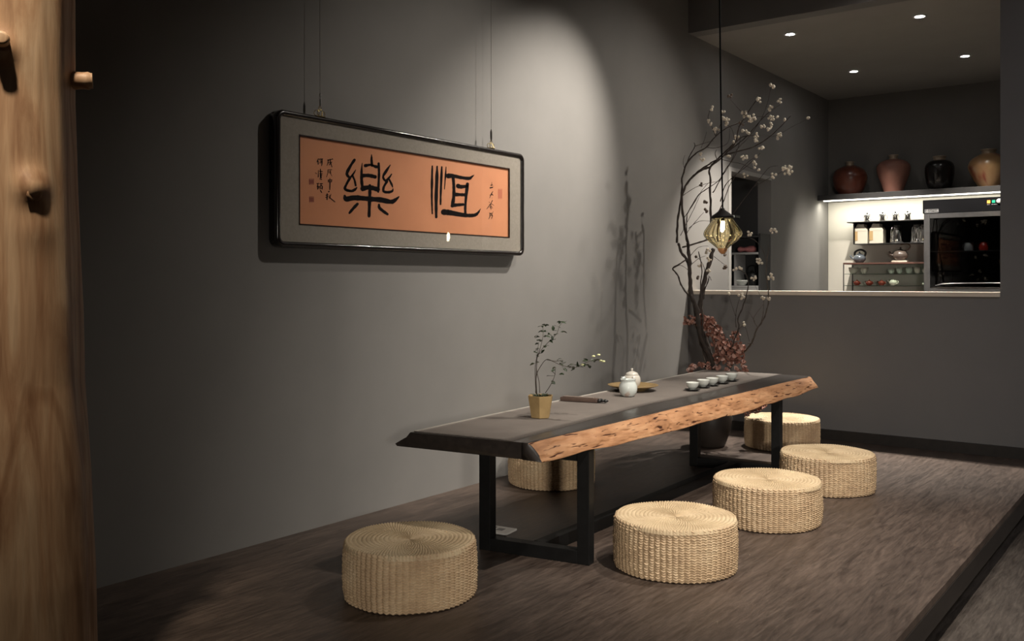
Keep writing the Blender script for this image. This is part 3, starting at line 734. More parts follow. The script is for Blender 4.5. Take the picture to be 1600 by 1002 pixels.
MB().lathe([(0, -.078), (.006, -.074), (.0105, -.062), (.012, -.045), (.0105, -.028), (.009, -.020), (0, -.020)], n=20).build('bulb', mat('glowing_bulb', (1, .9, .7), .3, emis=(1, .86, .6), es=28), PN)
MB().lathe([(0, -.0195), (.0095, -.0195), (.011, -.006), (0, -.006)], n=20).build('socket', BLACKM, PN)
MB().tube(smooth_pts([(0, 0, .047), (.0, 0, .08), (-.006, -.004, .5), (-.012, -.008, 1.1), (-.016, -.012, 1.912)], 6), [.010, .0075, .0055]+[.0045]*22, 8).build('cord', mat('black_cord', (.003, .003, .003), .9, spec=.05), PN)
# ------------------------------------------------------------------ branches in a floor vase
VX, VY = .50, 5.50
VS = thing('floor_vase', 'dark earthen floor vase behind the far end of the tea table', 'vase', (VX, VY, 0))
MB().lathe([(0, 0), (.085, 0), (.09, .01), (.125, .10), (.135, .19), (.115, .27), (.075, .315), (.07, .33), (.08, .345), (.074, .345), (.062, .33), (.10, .26), (.115, .19), (.08, .03), (0, .02)], n=48).build('vase_body', noisy('dark_brown_earthenware', (.022, .017, .014), (.04, .03, .024), 10, .5, .2, 50), VS)
BARK = noisy('dark_twig_bark', (.030, .022, .018), (.055, .040, .032), 40, .8, .5, 150)
BARKL = noisy('lichen_twig_bark', (.05, .037, .03), (.10, .08, .06), 60, .8, .5, 150)
BERRY = noisy('cream_berry', (.58, .50, .40), (.70, .63, .52), 60, .45)
BERRYD = noisy('dry_brown_berry', (.10, .07, .055), (.16, .12, .09), 60, .6)
cE = lambda x, y: (1020+x/3.579, 100+y/3.579)      # upper detail
cF = lambda x, y: (1050+x/4.553, 380+y/4.553)      # lower detail
cG = lambda x, y: (1050+x/5.565, 120+y/5.565)
root = [Vector((VX, VY, .03)), Vector((VX, VY, .34))]
def branch(name, label, strands, clusters, m=BARK, tip=.0012, dark=()):
    base = thing(name, label, 'branch', (VX, VY, .02), 0, 'tall berry branches in the floor vase')
    B = Vector((VX, VY, .02)); b = MB()
    for s in strands:
        start, cv, pts, r0, r1 = s
        P3 = [tuple(ray(*cv(x, y), d)) + (0,) for (x, y, d) in pts]
        if start: P3 = [(*(Vector((VX+start[0]*.5, VY+start[1]*.5, .05))), 0), (*(Vector((VX+start[0], VY+start[1], .345))), 0)] + P3
        k = len(P3); P3 = [(*p[:3], r0+(r1-r0)*i/(k-1)) for i, p in enumerate(P3)]
        Q = smooth_pts(P3, 5)
        j = lambda p, i: Vector(p[:3])-B+Vector((noise.noise(Vector(p[:3])*30), noise.noise(Vector(p[:3])*30+Vector((9, 0, 0))), 0))*min(.006, p[3]*1.2)
        b.tube([j(p, i) for i, p in enumerate(Q)], [max(.0009, p[3]*(1+.18*math.sin(i*2.3))) for i, p in enumerate(Q)], 7)
    b.build('twigs', m, base)
    for (cv, x, y, d, r, k) in clusters:
        c = ray(*cv(x, y), d)-B; bb = MB()
        for q in range(k):
            o_ = Vector((random.gauss(0, 1), random.gauss(0, 1), random.gauss(0, 1))); o_ = o_.normalized()*r*(.55+.5*random.random())
            bb.sphere(c+o_, random.uniform(.0065, .0095), (1, 1, 1), 10, 7)
            bb.tube([c, c+o_*.9], .0009, 4)
        bb.build('berry_cluster', BERRYD if (x, y) in dark else BERRY, base)
    return base
D = 5.9
branch('berry_branch', 'left tall dark branch arching up and to the right, thickest of the vase', [
    ((-.03, 0), cF, [(290, 860, 5.88), (240, 740, 5.86), (195, 610, 5.84), (180, 480, 5.84), (135, 360, 5.84), (130, 240, 5.85), (125, 120, 5.86), (110, 0, 5.87)], .020, .010),
    (None, cE, [(195, 1000, 5.87), (170, 860, 5.88), (163, 740, 5.89), (205, 650, 5.9), (270, 595, 5.9), (320, 575, 5.9), (400, 510, 5.88), (460, 440, 5.85), (480, 360, 5.82), (520, 290, 5.8), (570, 215, 5.78), (600, 175, 5.76)], .0085, .002),
    (None, cE, [(400, 510, 5.88), (470, 490, 5.84), (560, 465, 5.8), (650, 410, 5.75), (720, 345, 5.7), (770, 290, 5.66)], .0055, .002),
    (None, cE, [(410, 500, 5.88), (460, 460, 5.86), (530, 400, 5.84), (590, 330, 5.8), (650, 270, 5.76), (710, 230, 5.72)], .0045, .0015),
    (None, cF, [(185, 490, 5.84), (135, 370, 5.82)], .009, .009),
    (None, cF, [(125, 375, 5.84), (70, 310, 5.86), (45, 235, 5.88), (8, 182, 5.9), (50, 150, 5.9), (105, 118, 5.9)], .0055, .004),
    (None, cF, [(8, 182, 5.9), (60, 158, 5.93), (120, 195, 5.95), (140, 205, 5.95)], .002, .001),
    (None, cE, [(215, 640, 5.9), (270, 590, 5.93), (340, 545, 5.9), (380, 530, 5.9)], .006, .004),
    (None, cE, [(520, 290, 5.8), (480, 250, 5.78), (440, 205, 5.78), (430, 185, 5.78)], .002, .001),
    (None, cE, [(460, 440, 5.85), (440, 360, 5.9), (400, 330, 5.92), (395, 270, 5.92)], .002, .001),
    (None, cE, [(480, 350, 5.82), (560, 300, 5.85), (640, 295, 5.86), (690, 300, 5.86)], .0022, .001),
    (None, cE, [(163, 740, 5.89), (240, 690, 5.93), (320, 665, 5.95), (380, 655, 5.95)], .002, .001),
    (None, cE, [(175, 860, 5.88), (230, 780, 5.85), (280, 700, 5.82), (330, 650, 5.82)], .002, .001),
    (None, cE, [(200, 920, 5.87), (260, 880, 5.85), (330, 880, 5.83)], .002, .001),
    ], [(cE, 430, 185, 5.78, .018, 5), (cE, 590, 205, 5.77, .02, 6), (cE, 715, 210, 5.72, .018, 4), (cE, 740, 310, 5.68, .008, 2), (cE, 650, 245, 5.75, .018, 5), (cE, 560, 305, 5.84, .026, 9),
        (cE, 508, 280, 5.8, .022, 8), (cE, 610, 350, 5.8, .02, 4), (cE, 665, 300, 5.8, .022, 6), (cE, 655, 345, 5.82, .018, 5), (cE, 695, 300, 5.86, .008, 2), (cE, 395, 265, 5.92, .016, 4), (cE, 500, 330, 5.85, .02, 4), (cE, 545, 300, 5.8, .022, 6)],
    dark=((430, 185), (500, 330)))
branch('berry_branch', 'slim outer left branch curving upward with two thin forks', [
    ((-.05, .01), cF, [(250, 860, 5.95), (205, 700, 5.96), (190, 620, 5.97), (165, 470, 5.97), (120, 360, 5.97), (60, 60, 5.98), (40, 0, 5.98)], .016, .008) if False else
    ((-.05, .01), cF, [(252, 840, 5.95), (205, 690, 5.96), (170, 500, 5.96), (135, 330, 5.97), (115, 140, 5.98), (70, 70, 5.98), (45, 0, 5.98)], .016, .008),
    (None, cE, [(135, 1000, 5.98), (140, 880, 5.98), (160, 740, 5.98), (165, 640, 5.98), (190, 560, 5.98), (235, 505, 5.97), (300, 465, 5.96), (350, 405, 5.95), (410, 360, 5.93), (480, 330, 5.9), (520, 300, 5.9)], .0075, .002),
    (None, cE, [(185, 570, 5.98), (210, 510, 5.98), (235, 460, 5.98), (230, 440, 5.98)], .004, .002),
    (None, cE, [(235, 460, 5.98), (300, 440, 5.97), (340, 430, 5.97)], .002, .001),
    (None, cE, [(350, 405, 5.95), (330, 350, 5.94), (310, 300, 5.94), (320, 260, 5.94), (335, 245, 5.94)], .0025, .0015),
    (None, cE, [(350, 405, 5.95), (380, 330, 5.93), (390, 270, 5.93)], .002, .001),
    (None, cE, [(300, 465, 5.96), (350, 470, 5.94), (420, 440, 5.92), (430, 350, 5.9)], .002, .001),
    (None, cE, [(270, 470, 5.96), (290, 420, 5.95), (300, 380, 5.95)], .0015, .0009),
    (None, cE, [(155, 960, 5.98), (200, 870, 5.96), (240, 790, 5.95), (270, 720, 5.94)], .002, .001),
    (None, cE, [(175, 580, 5.99), (170, 540, 5.99), (180, 510, 5.99)], .0015, .0009),
    ], [(cE, 335, 250, 5.94, .014, 4), (cE, 310, 320, 5.94, .012, 3), (cE, 352, 368, 5.95, .018, 6), (cE, 415, 320, 5.92, .026, 8), (cE, 400, 300, 5.92, .016, 4), (cE, 470, 410, 5.9, .018, 4), (cE, 325, 338, 5.94, .01, 2), (cE, 295, 770, 5.93, .014, 4), (cE, 295, 825, 5.93, .016, 5), (cE, 275, 540, 5.95, .014, 3), (cE, 270, 505, 5.95, .012, 3), (cE, 275, 675, 5.95, .016, 3)],
    dark=((295, 770), (295, 825), (275, 675)))
branch('berry_branch', 'straight middle branch rising behind the lamp to a cut knuckle', [
    ((.0, .02), cF, [(295, 870, 6.0), (250, 720, 6.02), (205, 560, 6.04), (205, 440, 6.05), (215, 340, 6.06), (240, 230, 6.08), (270, 130, 6.1), (295, 40, 6.12)], .019, .013),
    (None, cE, [(330, 1000, 6.12), (325, 860, 6.1), (322, 740, 6.1), (320, 640, 6.1), (318, 580, 6.1), (345, 550, 6.08), (400, 495, 6.05), (450, 450, 6.0), (500, 410, 5.97), (560, 400, 5.95), (590, 410, 5.95)], .0085, .002),
    (None, cE, [(318, 580, 6.1), (285, 580, 6.1), (265, 600, 6.1)], .008, .004),
    (None, cE, [(360, 540, 6.07), (350, 500, 6.07), (355, 480, 6.07)], .003, .0015),
    (None, cE, [(335, 720, 6.1), (370, 660, 6.06), (400, 600, 6.03), (450, 530, 6.0), (480, 460, 5.96), (490, 400, 5.94)], .0035, .0015),
    (None, cE, [(380, 770, 6.1), (400, 690, 6.08), (430, 650, 6.05), (490, 600, 6.0), (550, 550, 5.96), (600, 500, 5.94)], .0035, .0012),
    (None, cE, [(370, 530, 6.05), (430, 545, 6.0), (500, 560, 5.97), (560, 590, 5.95)], .002, .001),
    (None, cF, [(215, 350, 6.06), (245, 300, 6.04), (265, 240, 6.02), (280, 265, 6.0)], .0035, .0015),
    (None, cF, [(225, 400, 6.06), (235, 330, 6.04), (260, 270, 6.03), (262, 230, 6.03)], .003, .0015),
    (None, cF, [(75, 30, 6.0), (180, 0, 6.05), (250, -25, 6.08)], .005, .006),
    (None, cF, [(130, 90, 6.0), (190, 30, 6.03), (260, 20, 6.06)], .002, .001),
    (None, cF, [(140, 150, 6.0), (190, 110, 6.02), (240, 90, 6.05)], .002, .001),
    (None, cF, [(300, 95, 6.1), (350, 135, 6.1), (380, 160, 6.1)], .0016, .001),
    (None, cF, [(240, 230, 6.08), (220, 150, 6.04), (180, 100, 6.02)], .002, .001),
    ], [(cE, 580, 410, 5.95, .028, 10), (cE, 510, 525, 5.97, .02, 6), (cE, 613, 480, 5.93, .022, 8), (cE, 560, 565, 5.95, .022, 5), (cE, 575, 525, 5.95, .014, 3), (cE, 590, 590, 5.95, .01, 2), (cE, 515, 620, 5.97, .016, 4), (cE, 450, 440, 5.97, .018, 4), (cE, 420, 515, 6.0, .016, 4), (cE, 505, 375, 5.94, .012, 3), (cE, 285, 535, 6.1, .012, 3),
        (cF, 385, 170, 6.1, .018, 5), (cF, 372, 82, 6.08, .012, 3), (cF, 255, 60, 6.05, .02, 5), (cF, 200, 160, 6.03, .014, 4), (cF, 185, 245, 6.03, .012, 3), (cF, 265, 110, 6.05, .02, 5), (cF, 180, 95, 6.02, .012, 3), (cF, 260, 200, 6.03, .014, 3)],
    dark=((385, 170), (372, 82), (185, 245), (180, 95)))
branch('berry_branch', 'right-leaning branch climbing past the amber lamp to a heavy berry head', [
    ((.03, .02), cF, [(330, 860, 5.95), (400, 800, 5.85), (470, 620, 5.7), (470, 540, 5.7), (505, 450, 5.68), (535, 350, 5.66), (540, 250, 5.66), (500, 200, 5.66), (455, 190, 5.66)], .006, .0022),
    (None, cF, [(455, 600, 5.7), (455, 500, 5.72), (475, 410, 5.74), (495, 375, 5.74)], .0025, .001),
    (None, cF, [(452, 520, 5.72), (425, 440, 5.74), (405, 370, 5.74)], .0015, .0009),
    (None, cF, [(470, 620, 5.7), (510, 580, 5.68), (530, 620, 5.66), (550, 700, 5.66)], .002, .0012),
    (None, cF, [(470, 620, 5.7), (490, 700, 5.72), (490, 740, 5.72)], .002, .0012),
    (None, cE, [(440, 850, 5.9), (500, 770, 5.88), (560, 690, 5.86), (600, 640, 5.85), (650, 580, 5.83), (700, 570, 5.82)], .0028, .0012),
    (None, cE, [(560, 690, 5.86), (620, 655, 5.84), (690, 620, 5.82), (745, 590, 5.8)], .0022, .0012),
    (None, cE, [(392, 780, 5.92), (440, 660, 5.9), (520, 560, 5.88), (575, 520, 5.86)], .003, .0012),
    (None, cE, [(340, 870, 5.95), (392, 780, 5.92)], .003, .003),
    ], [(cE, 750, 592, 5.8, .034, 16), (cE, 675, 625, 5.82, .018, 4), (cF, 485, 180, 5.66, .014, 3), (cF, 582, 245, 5.66, .018, 5), (cF, 500, 378, 5.74, .022, 7), (cF, 405, 365, 5.74, .014, 3), (cF, 510, 575, 5.68, .014, 4), (cF, 450, 185, 5.66, .012, 3)])
branch('berry_branch', 'low right branch bending up along the counter wall, berries at the tips', [
    ((.05, .0), cF, [(430, 850, 5.9), (530, 760, 5.8), (575, 690, 5.65), (600, 620, 5.64), (650, 540, 5.63), (680, 450, 5.63), (685, 350, 5.63), (672, 240, 5.64), (675, 130, 5.65), (690, 30, 5.66)], .0075, .002),
    (None, cF, [(600, 620, 5.64), (635, 560, 5.66), (650, 480, 5.67), (655, 400, 5.67)], .003, .0015),
    (None, cF, [(610, 600, 5.64), (580, 545, 5.63), (600, 500, 5.62), (655, 430, 5.62)], .002, .001),
    (None, cF, [(590, 560, 5.63), (560, 510, 5.62), (540, 485, 5.62)], .0015, .0009),
    (None, cF, [(640, 400, 5.66), (610, 340, 5.67), (590, 300, 5.67)], .0012, .0009),
    (None, cF, [(675, 130, 5.65), (640, 40, 5.66), (590, -20, 5.67), (540, -40, 5.67)], .0018, .001),
    (None, cF, [(540, 715, 5.66), (560, 712, 5.66), (585, 720, 5.66)], .003, .0015)
    ], [(cF, 700, 245, 5.64, .024, 8), (cF, 652, 390, 5.67, .014, 4), (cF, 682, 400, 5.63, .014, 4), (cF, 622, 128, 5.66, .022, 8), (cE, 542, 945, 5.67, .018, 5), (cE, 672, 932, 5.66, .022, 7)], m=BARKL)
branch('berry_branch', 'thin upright branch with single berries above the lamp', [
    ((.01, -.03), cF, [(280, 840, 5.93), (230, 700, 5.84), (215, 500, 5.76), (205, 300, 5.76), (215, 200, 5.76), (190, 60, 5.76)], .006, .003),
    (None, cE, [(200, 1010, 5.76), (190, 950, 5.76), (250, 870, 5.76), (285, 830, 5.74)], .002, .001),
    (None, cE, [(190, 840, 5.76), (250, 740, 5.76), (300, 700, 5.74), (370, 650, 5.72), (430, 560, 5.7), (470, 480, 5.7), (545, 400, 5.68), (610, 300, 5.66), (640, 220, 5.64), (660, 130, 5.62)], .003, .0012),
    (None, cE, [(190, 950, 5.76), (190, 840, 5.76)], .003, .003),
    (None, cE, [(545, 400, 5.68), (620, 400, 5.66), (690, 400, 5.64), (790, 345, 5.62), (868, 308, 5.6)], .0014, .0009),
    ], [(cE, 663, 122, 5.62, .018, 6), (cE, 705, 402, 5.64, .02, 6), (cE, 868, 306, 5.6, .008, 2), (cE, 530, 380, 5.68, .014, 3), (cE, 650, 365, 5.66, .014, 3)])
# dried red hydrangea sprays
PET = mat('dried_red_petal', (.3, .1, .07), .6, spec=.3); t = NT(PET)
at_ = t.n('ShaderNodeAttribute', attribute_name='tint')
c = t.ramp(at_.outputs['Fac'], [(0, (.16, .065, .045)), (.45, (.31, .145, .105)), (.75, (.46, .26, .205)), (1, (.68, .47, .41))])
t.base(c); t.b.inputs['Subsurface Weight'].default_value = 0
def spray(name, label, stem_pts, blobs, dens=1.0):
    B = Vector((VX, VY, .02)); base = thing(name, label, 'dried flowers', B, 0, 'dried red hydrangea sprays')
    P3 = [Vector((VX+.01, VY-.02, .06)), Vector((VX+.02, VY-.03, .345))]+[ray(x, y, d+.22) for (x, y, d) in stem_pts]
    MB().tube([Vector(p)-B for p in smooth_pts([tuple(p) for p in P3], 4)], .004, 7).build('stem', BARKL, base)
    b = MB(); tint = []
    for (x, y, d, r) in blobs:
        c = ray(x, y, d+.22)-B; r *= 1.04; r = min(r, max(.02, c.y+B.y-5.46)) if c.z+B.z < .56 else r
        for k in range(int(dens*60*(r/.05)**2)):
            o_ = Vector((random.gauss(0, 1), random.gauss(0, 1), random.gauss(0, 1))).normalized(); p = c+o_*r*random.uniform(.55, 1.05)
            s = random.uniform(.010, .018); nrm = (o_+Vector((random.uniform(-.7, .7), random.uniform(-.7, .7), random.uniform(-.5, .7)))).normalized()
            u = nrm.orthogonal().normalized(); w_ = nrm.cross(u); v = [p-nrm*s*.25]; n_ = 8
            for ringr, lift in ((.55, -.05), (1.0, .35)):
                for q in range(n_):
                    a = 2*PI*q/n_; rr = s*ringr*(1+.15*math.sin(3*a+k)); v.append(p+(u*math.cos(a)*.8+w_*math.sin(a))*rr+nrm*s*lift*(1+.4*math.sin(2*a+k)))
            f = [[0, 1+q, 1+(q+1) % n_] for q in range(n_)]+[[1+q, 1+n_+q, 1+n_+(q+1) % n_, 1+(q+1) % n_] for q in range(n_)]
            b.add(v, f, True); tint += [min(1, max(0, random.gauss(.5, .28)))]*len(v)
    o = b.build('petals', PET, base)
    at = o.data.attributes.new('tint', 'FLOAT', 'POINT'); at.data.foreach_set('value', tint)
    return base
spray('hydrangea_spray', 'main trailing cluster of dried red hydrangea above the table end',
      [(1150, 560, 5.6), (1125, 520, 5.62), (1105, 500, 5.64)],
      [(1100, 500, 5.64, .032), (1108, 507, 5.64, .045), (1117, 520, 5.63, .045), (1124, 533, 5.62, .05), (1133, 545, 5.6, .06), (1146, 553, 5.6, .06), (1155, 545, 5.6, .035), (1150, 525, 5.62, .028), (1126, 557, 5.62, .045), (1140, 567, 5.58, .055), (1158, 565, 5.56, .05), (1150, 580, 5.56, .05), (1165, 580, 5.56, .03), (1135, 580, 5.58, .05), (1120, 575, 5.6, .04)])
spray('hydrangea_spray', 'small dried red hydrangea tuft left of the dark trunks, highest one',
      [(1100, 560, 5.75), (1092, 520, 5.72), (1080, 503, 5.7)], [(1078, 501, 5.7, .030), (1087, 503, 5.7, .028), (1072, 505, 5.7, .014)])
spray('hydrangea_spray', 'low dried red hydrangea tuft peeping over the table left of the trunks',
      [(1106, 570, 5.75), (1100, 572, 5.7)], [(1084, 575, 5.66, .032), (1096, 570, 5.66, .036), (1107, 572, 5.66, .028), (1079, 578, 5.66, .02)])
spray('hydrangea_spray', 'dried red hydrangea hanging below the table top behind the far leg',
      [(1150, 590, 5.6), (1170, 615, 5.6), (1180, 635, 5.6)], [(1180, 637, 5.6, .035), (1190, 632, 5.6, .03), (1168, 645, 5.62, .02), (1175, 622, 5.6, .03)])
# ------------------------------------------------------------------ bare tree trunk
TD = 2.2
tc = ray(8, 440, TD); TRK = thing('tree_trunk', 'bare peeled tree trunk post with knots at the left edge', 'tree trunk', (tc.x, tc.y, 0))
m = mat('peeled_wood', (.5, .33, .2), .5, spec=.35); t = NT(m)
g = t.coord((3.2, 3.2, .42)); n1 = t.noise(g, 4.5, 5, .6, 1.2); n2 = t.noise(t.coord((20, 20, 1.2)), 3, 4, .6, .3); n3 = t.noise(t.coord((1, 1, .6)), 3.5, 3, .5, 2.0)
wv = t.n('ShaderNodeTexWave', wave_type='BANDS', bands_direction='X'); wv.inputs['Scale'].default_value = 7; wv.inputs['Distortion'].default_value = 9; wv.inputs['Detail'].default_value = 3; wv.inputs['Detail Scale'].default_value = .7
t.l(t.coord((1, 1, .35)), wv.inputs['Vector'])
c = t.ramp(n1, [(.28, (.34, .18, .095)), (.45, (.50, .31, .18)), (.62, (.62, .43, .27)), (.8, (.70, .53, .37))])
c = t.mix(.35, c, t.ramp(n2, [(.3, (.45, .36, .3)), (.6, (1.1, 1.08, 1.05))]), 'MULTIPLY')
c = t.mix(.5, c, t.ramp(wv.outputs['Fac'], [(.0, (.5, .38, .3)), (.16, (1, 1, 1))]), 'MULTIPLY')
t.base(c); t.bump(n2, .3, .004); TRKM = m
edgepx = [(-1300, 100), (0, 108), (150, 107), (300, 112), (480, 120), (600, 123), (750, 134), (900, 140), (1002, 141), (1300, 150)]
nz, na = 220, 160; v = []
def knotd(a, z):
    d = 0
    for (ka, kz, kr, kh) in KN:
        da = (a-ka+PI) % (2*PI)-PI; q = ((da*.17)**2+(z-kz)**2)/(kr*kr); d += kh*math.exp(-q)
    return d
camdir = math.atan2(CAM.y-tc.y, CAM.x-tc.x)         # angle that faces the camera
def zpx(py): return CAM.z+(HOR-py)*TD/FPX
KN = [(camdir+.33, zpx(300), .035, .022), (camdir-.04, zpx(100), .03, .02), (camdir+.38, zpx(360), .045, .006)]
for i in range(nz+1):
    z = CZ*i/nz; py = HOR-(z-CAM.z)*FPX/TD; r = (interp(py, edgepx)-8)*TD/FPX*.985
    for k in range(na):
        a = 2*PI*k/na
        rr = r*(1+.030*math.sin(2*a+.6+.3*z)+.012*math.sin(5*a+1.7*z)) - .006*max(0, math.cos(a*1-(camdir+1.18)))**40*1.5
        rr += .004*noise.noise(Vector((math.cos(a)*3, math.sin(a)*3, z*2)))+knotd(a, z)
        v.append((rr*math.cos(a), rr*math.sin(a), z))
F = grid_faces(nz+1, na); F.append(list(range(na))[::-1]); F.append([nz*na+k for k in range(na)])
mesh('trunk', v, F, TRKM, TRK, True)
def stub(name, a, z, r0, r1, L, zt=.1):
    dr = Vector((math.cos(a), math.sin(a), zt)).normalized(); s = .12
    pts = [dr*s+Vector((0, 0, z)), dr*(s+.03)+Vector((0, 0, z)), dr*(s+L*.7)+Vector((0, 0, z)), dr*(s+L)+Vector((0, 0, z)), dr*(s+L+.004)+Vector((0, 0, z))]
    MB().tube(smooth_pts([tuple(p) for p in pts], 3), [r0*1.5]+[r0*1.25, r0*1.1, r0, r0*.97, r0*.95, r0*.93, r0*.95, r0]+[r1]*3+[r1*.6], 16).build(name, TRKM, TRK)
stub('branch_stub', camdir+1.45, zpx(124), .022, .019, .066, .06)
stub('branch_stub', camdir+.33, zpx(298), .024, .016, .055, -.12)
stub('branch_stub', camdir-.04, zpx(100), .017, .015, .065, .1)
# ------------------------------------------------------------------ kitchen
KCZ = .90
kc = thing('back_counter', 'dark back counter along the kitchen wall under the fridge', 'counter', (1.2, 9.0, FZ))
MB().box(-1.19, 2.0, -.28, .325, 1.06, KCZ-FZ, .003).build('worktop', mat('dark_worktop', (.05, .05, .05), .4), kc)
MB().box(-1.17, 1.98, -.24, .32, 0, 1.059).build('cabinet', mat('dark_cabinet', (.04, .04, .04), .5), kc)
SP_ = tag(MB().box(0.003, 3.2, YK-.012, YK-.001, KCZ+.001, 1.845).build('trim_4', SPLASH), kind='structure')
sh = thing('wall_shelf', 'thick dark shelf with a light strip under it carrying four jars', 'shelf', (.0, 9.0, 1.835))
DSH = noisy('charcoal_shelf_board', (.035, .034, .034), (.048, .046, .045), 8, .45)
MB().box(.003, 3.2, 0, .325, 0, .052, .002).build('board', DSH, sh)
MB().box(.05, 1.9, .035, .06, -.008, -.0005, .001).build('light_strip', mat('led_strip', (1, .95, .85), .5, emis=(1, .95, .8), es=2.5), sh)
# jars
def jar(name, label, px, w_, prof, matn, h, extra=None, yy=9.155):
    p = on_y(px, 300, yy); t = thing(name, label, 'jar', (p.x, yy, 1.8875), .5, 'stoneware tea jars on the dark shelf')
    k = w_/2/max(r for r, z in prof); pr = [(r*k, z*h) for r, z in smooth_pts(prof, 4)]
    MB().lathe(pr, n=56).build('jar_body', matn, t)
    nr = pr[-1][0]
    MB().lathe([(nr*.98, h*.995), (nr*.94, h*1.01), (nr*.96, h*1.085), (nr*1.1, h*1.10), (nr*1.1, h*1.13), (nr*.85, h*1.13), (nr*.78, h*.99)], n=40).build('neck', NECK, t)
    return t, pr
NECK = noisy('bronze_neck', (.28, .22, .16), (.40, .33, .25), 10, .3, metal=.3)
def glaze(name, stops, scale, rough, dist=1.0, metal=0):
    m = mat(name, (.3, .1, .05), rough, metal, coat=.25); t = NT(m); n = t.noise(t.coord((1, 1, .8)), scale, 3, .5, dist); t.base(t.ramp(n, stops)); return m
G1 = glaze('red_brown_glaze', [(.3, (.085, .022, .014)), (.60, (.155, .045, .026)), (.66, (.32, .19, .09)), (.70, (.13, .035, .02))], 5, .3)
G2 = glaze('dull_terracotta', [(.3, (.20, .085, .062)), (.7, (.27, .125, .09))], 6, .6)
G3 = glaze('black_glaze', [(.3, (.007, .006, .006)), (.7, (.016, .013, .012))], 6, .22)
G4 = glaze('gold_and_red_glaze', [(.3, (.42, .27, .13)), (.5, (.36, .20, .10)), (.56, (.26, .07, .04)), (.75, (.13, .035, .025))], 3.2, .28, 1.4)
jar('storage_jar', 'round red-brown jar with golden drips, leftmost on the shelf', 1328, .318, [(.55, 0), (.62, .02), (.85, .22), (1, .52), (.96, .70), (.78, .86), (.45, .96), (.24, 1.0)], G1, .285)
jar('storage_jar', 'matte terracotta jar with wide shoulders, second on the shelf', 1396, .30, [(.56, 0), (.58, .05), (.72, .25), (.90, .48), (1, .70), (.96, .82), (.72, .93), (.36, .99), (.27, 1.0)], G2, .315)
jar('storage_jar', 'glossy black jar, third on the shelf', 1468, .252, [(.62, 0), (.68, .02), (.86, .2), (.97, .45), (1, .68), (.94, .84), (.72, .95), (.42, 1.0)], G3, .275)
jar('storage_jar', 'large gold and red glazed jar, rightmost and cut off by the wall', 1545, .335, [(.45, 0), (.50, .03), (.75, .25), (.97, .52), (1, .66), (.88, .82), (.62, .93), (.36, 1.0)], G4, .30, yy=9.15)
# fridge
FXO, FYO = 1.005, 8.84
fr = thing('display_fridge', 'stainless glass-door display fridge with a black header', 'fridge', (FXO, FYO, KCZ))
GX = lambda a: a
BLK = mat('black_fridge_panel', (.006, .006, .007), .45, spec=.15)
MB().box(-.005, .76, -.003, .40, .757, .875, .003).build('header', BLK, fr)
body = MB(); body.box(.006, .76, .42, .44, .02, .757); body.box(.006, .03, .03, .42, .02, .757); body.box(.735, .76, .03, .42, .02, .757); body.box(.006, .76, .03, .42, .002, .02)
body.build('cabinet', BLK, fr)
d_ = MB(); d_.box(.004, .052, 0, .029, .004, .755, .002); d_.box(.71, .758, 0, .029, .004, .755, .002); d_.box(.0525, .7095, 0, .029, .712, .755, .002); d_.box(.0525, .7095, 0, .029, .004, .09, .002)
dr = d_.build('door', STEEL, fr)
MB().box(.0525, .7095, .010, .016, .0905, .7115).build('glass_pane', glass('fridge_glass', (.45, .46, .46), 1.5), dr)
MB().tube(smooth_pts([(.10, -.002, .115), (.16, -.012, .128), (.30, -.016, .135), (.5, -.016, .138), (.70, -.012, .136)], 5), .005, 8).build('handle', CHROME, dr)
MB().box(.032, .733, .05, .41, .415, .421).build('shelf', STEEL, fr)
lg = MB().box(.014, .125, -.0055, -.0035, .762, .792, .0005).build('badge', mat('dark_badge', (.03, .03, .03), .4), fr)
LGM = mat('silver_print', (.5, .5, .5), .4)
b = MB()
for q in ((.014, .125, .7905, .792), (.014, .125, .762, .7635), (.014, .0155, .762, .792), (.1235, .125, .762, .792)): b.box(q[0], q[1], -.0064, -.0056, q[2], q[3])
ring_ = [(.033+.009*math.cos(a), -.006, .777+.009*math.sin(a)) for a in [2*PI*k/16 for k in range(17)]]; b.tube(ring_, .0012, 5)
b.box(.025, .041, -.0064, -.0056, .776, .778); b.box(.032, .034, -.0064, -.0056, .769, .785)
b.build('badge_print', LGM, lg)
tcv = bpy.data.curves.new('brand', 'FONT'); tcv.body = 'WATTSON'; tcv.size = .0165; tcv.extrude = .0003
tob = bpy.data.objects.new('tmp', tcv); COL.objects.link(tob); bpy.context.view_layer.update()
me = bpy.data.meshes.new_from_object(tob.evaluated_get(bpy.context.evaluated_depsgraph_get())); bpy.data.objects.remove(tob)
o = bpy.data.objects.new('brand_lettering', me); COL.objects.link(o); me.materials.append(LGM); o.parent = lg; o.location = (.046, -.006, .7712); o.rotation_euler = (PI/2, 0, 0)
MB().box(.515, .540, -.008, -.003, .822, .848, .002).build('orange_switch', mat('orange_switch', (.75, .22, .05), .4, emis=(1, .3, .05), es=.5), fr)
MB().box(.553, .578, -.008, -.003, .824, .848, .002).build('green_switch', mat('green_switch', (.02, .28, .16), .4, emis=(.02, .5, .3), es=.15), fr)
o = MB().lathe([(0, .012), (.018, .012), (.021, .008), (.022, 0), (0, 0)][::-1], n=28).build('dial', mat('white_dial', (.6, .6, .58), .4), fr); o.location = (.608, -.003, .838); o.rotation_euler = (PI/2, 0, 0)
b = MB()
for (x, w__) in ((.516, .006), (.526, .009), (.548, .014), (.566, .018), (.588, .006)): b.box(x, x+w__, -.0045, -.0032, .810, .813)
b.build('switch_print', LGM, fr)
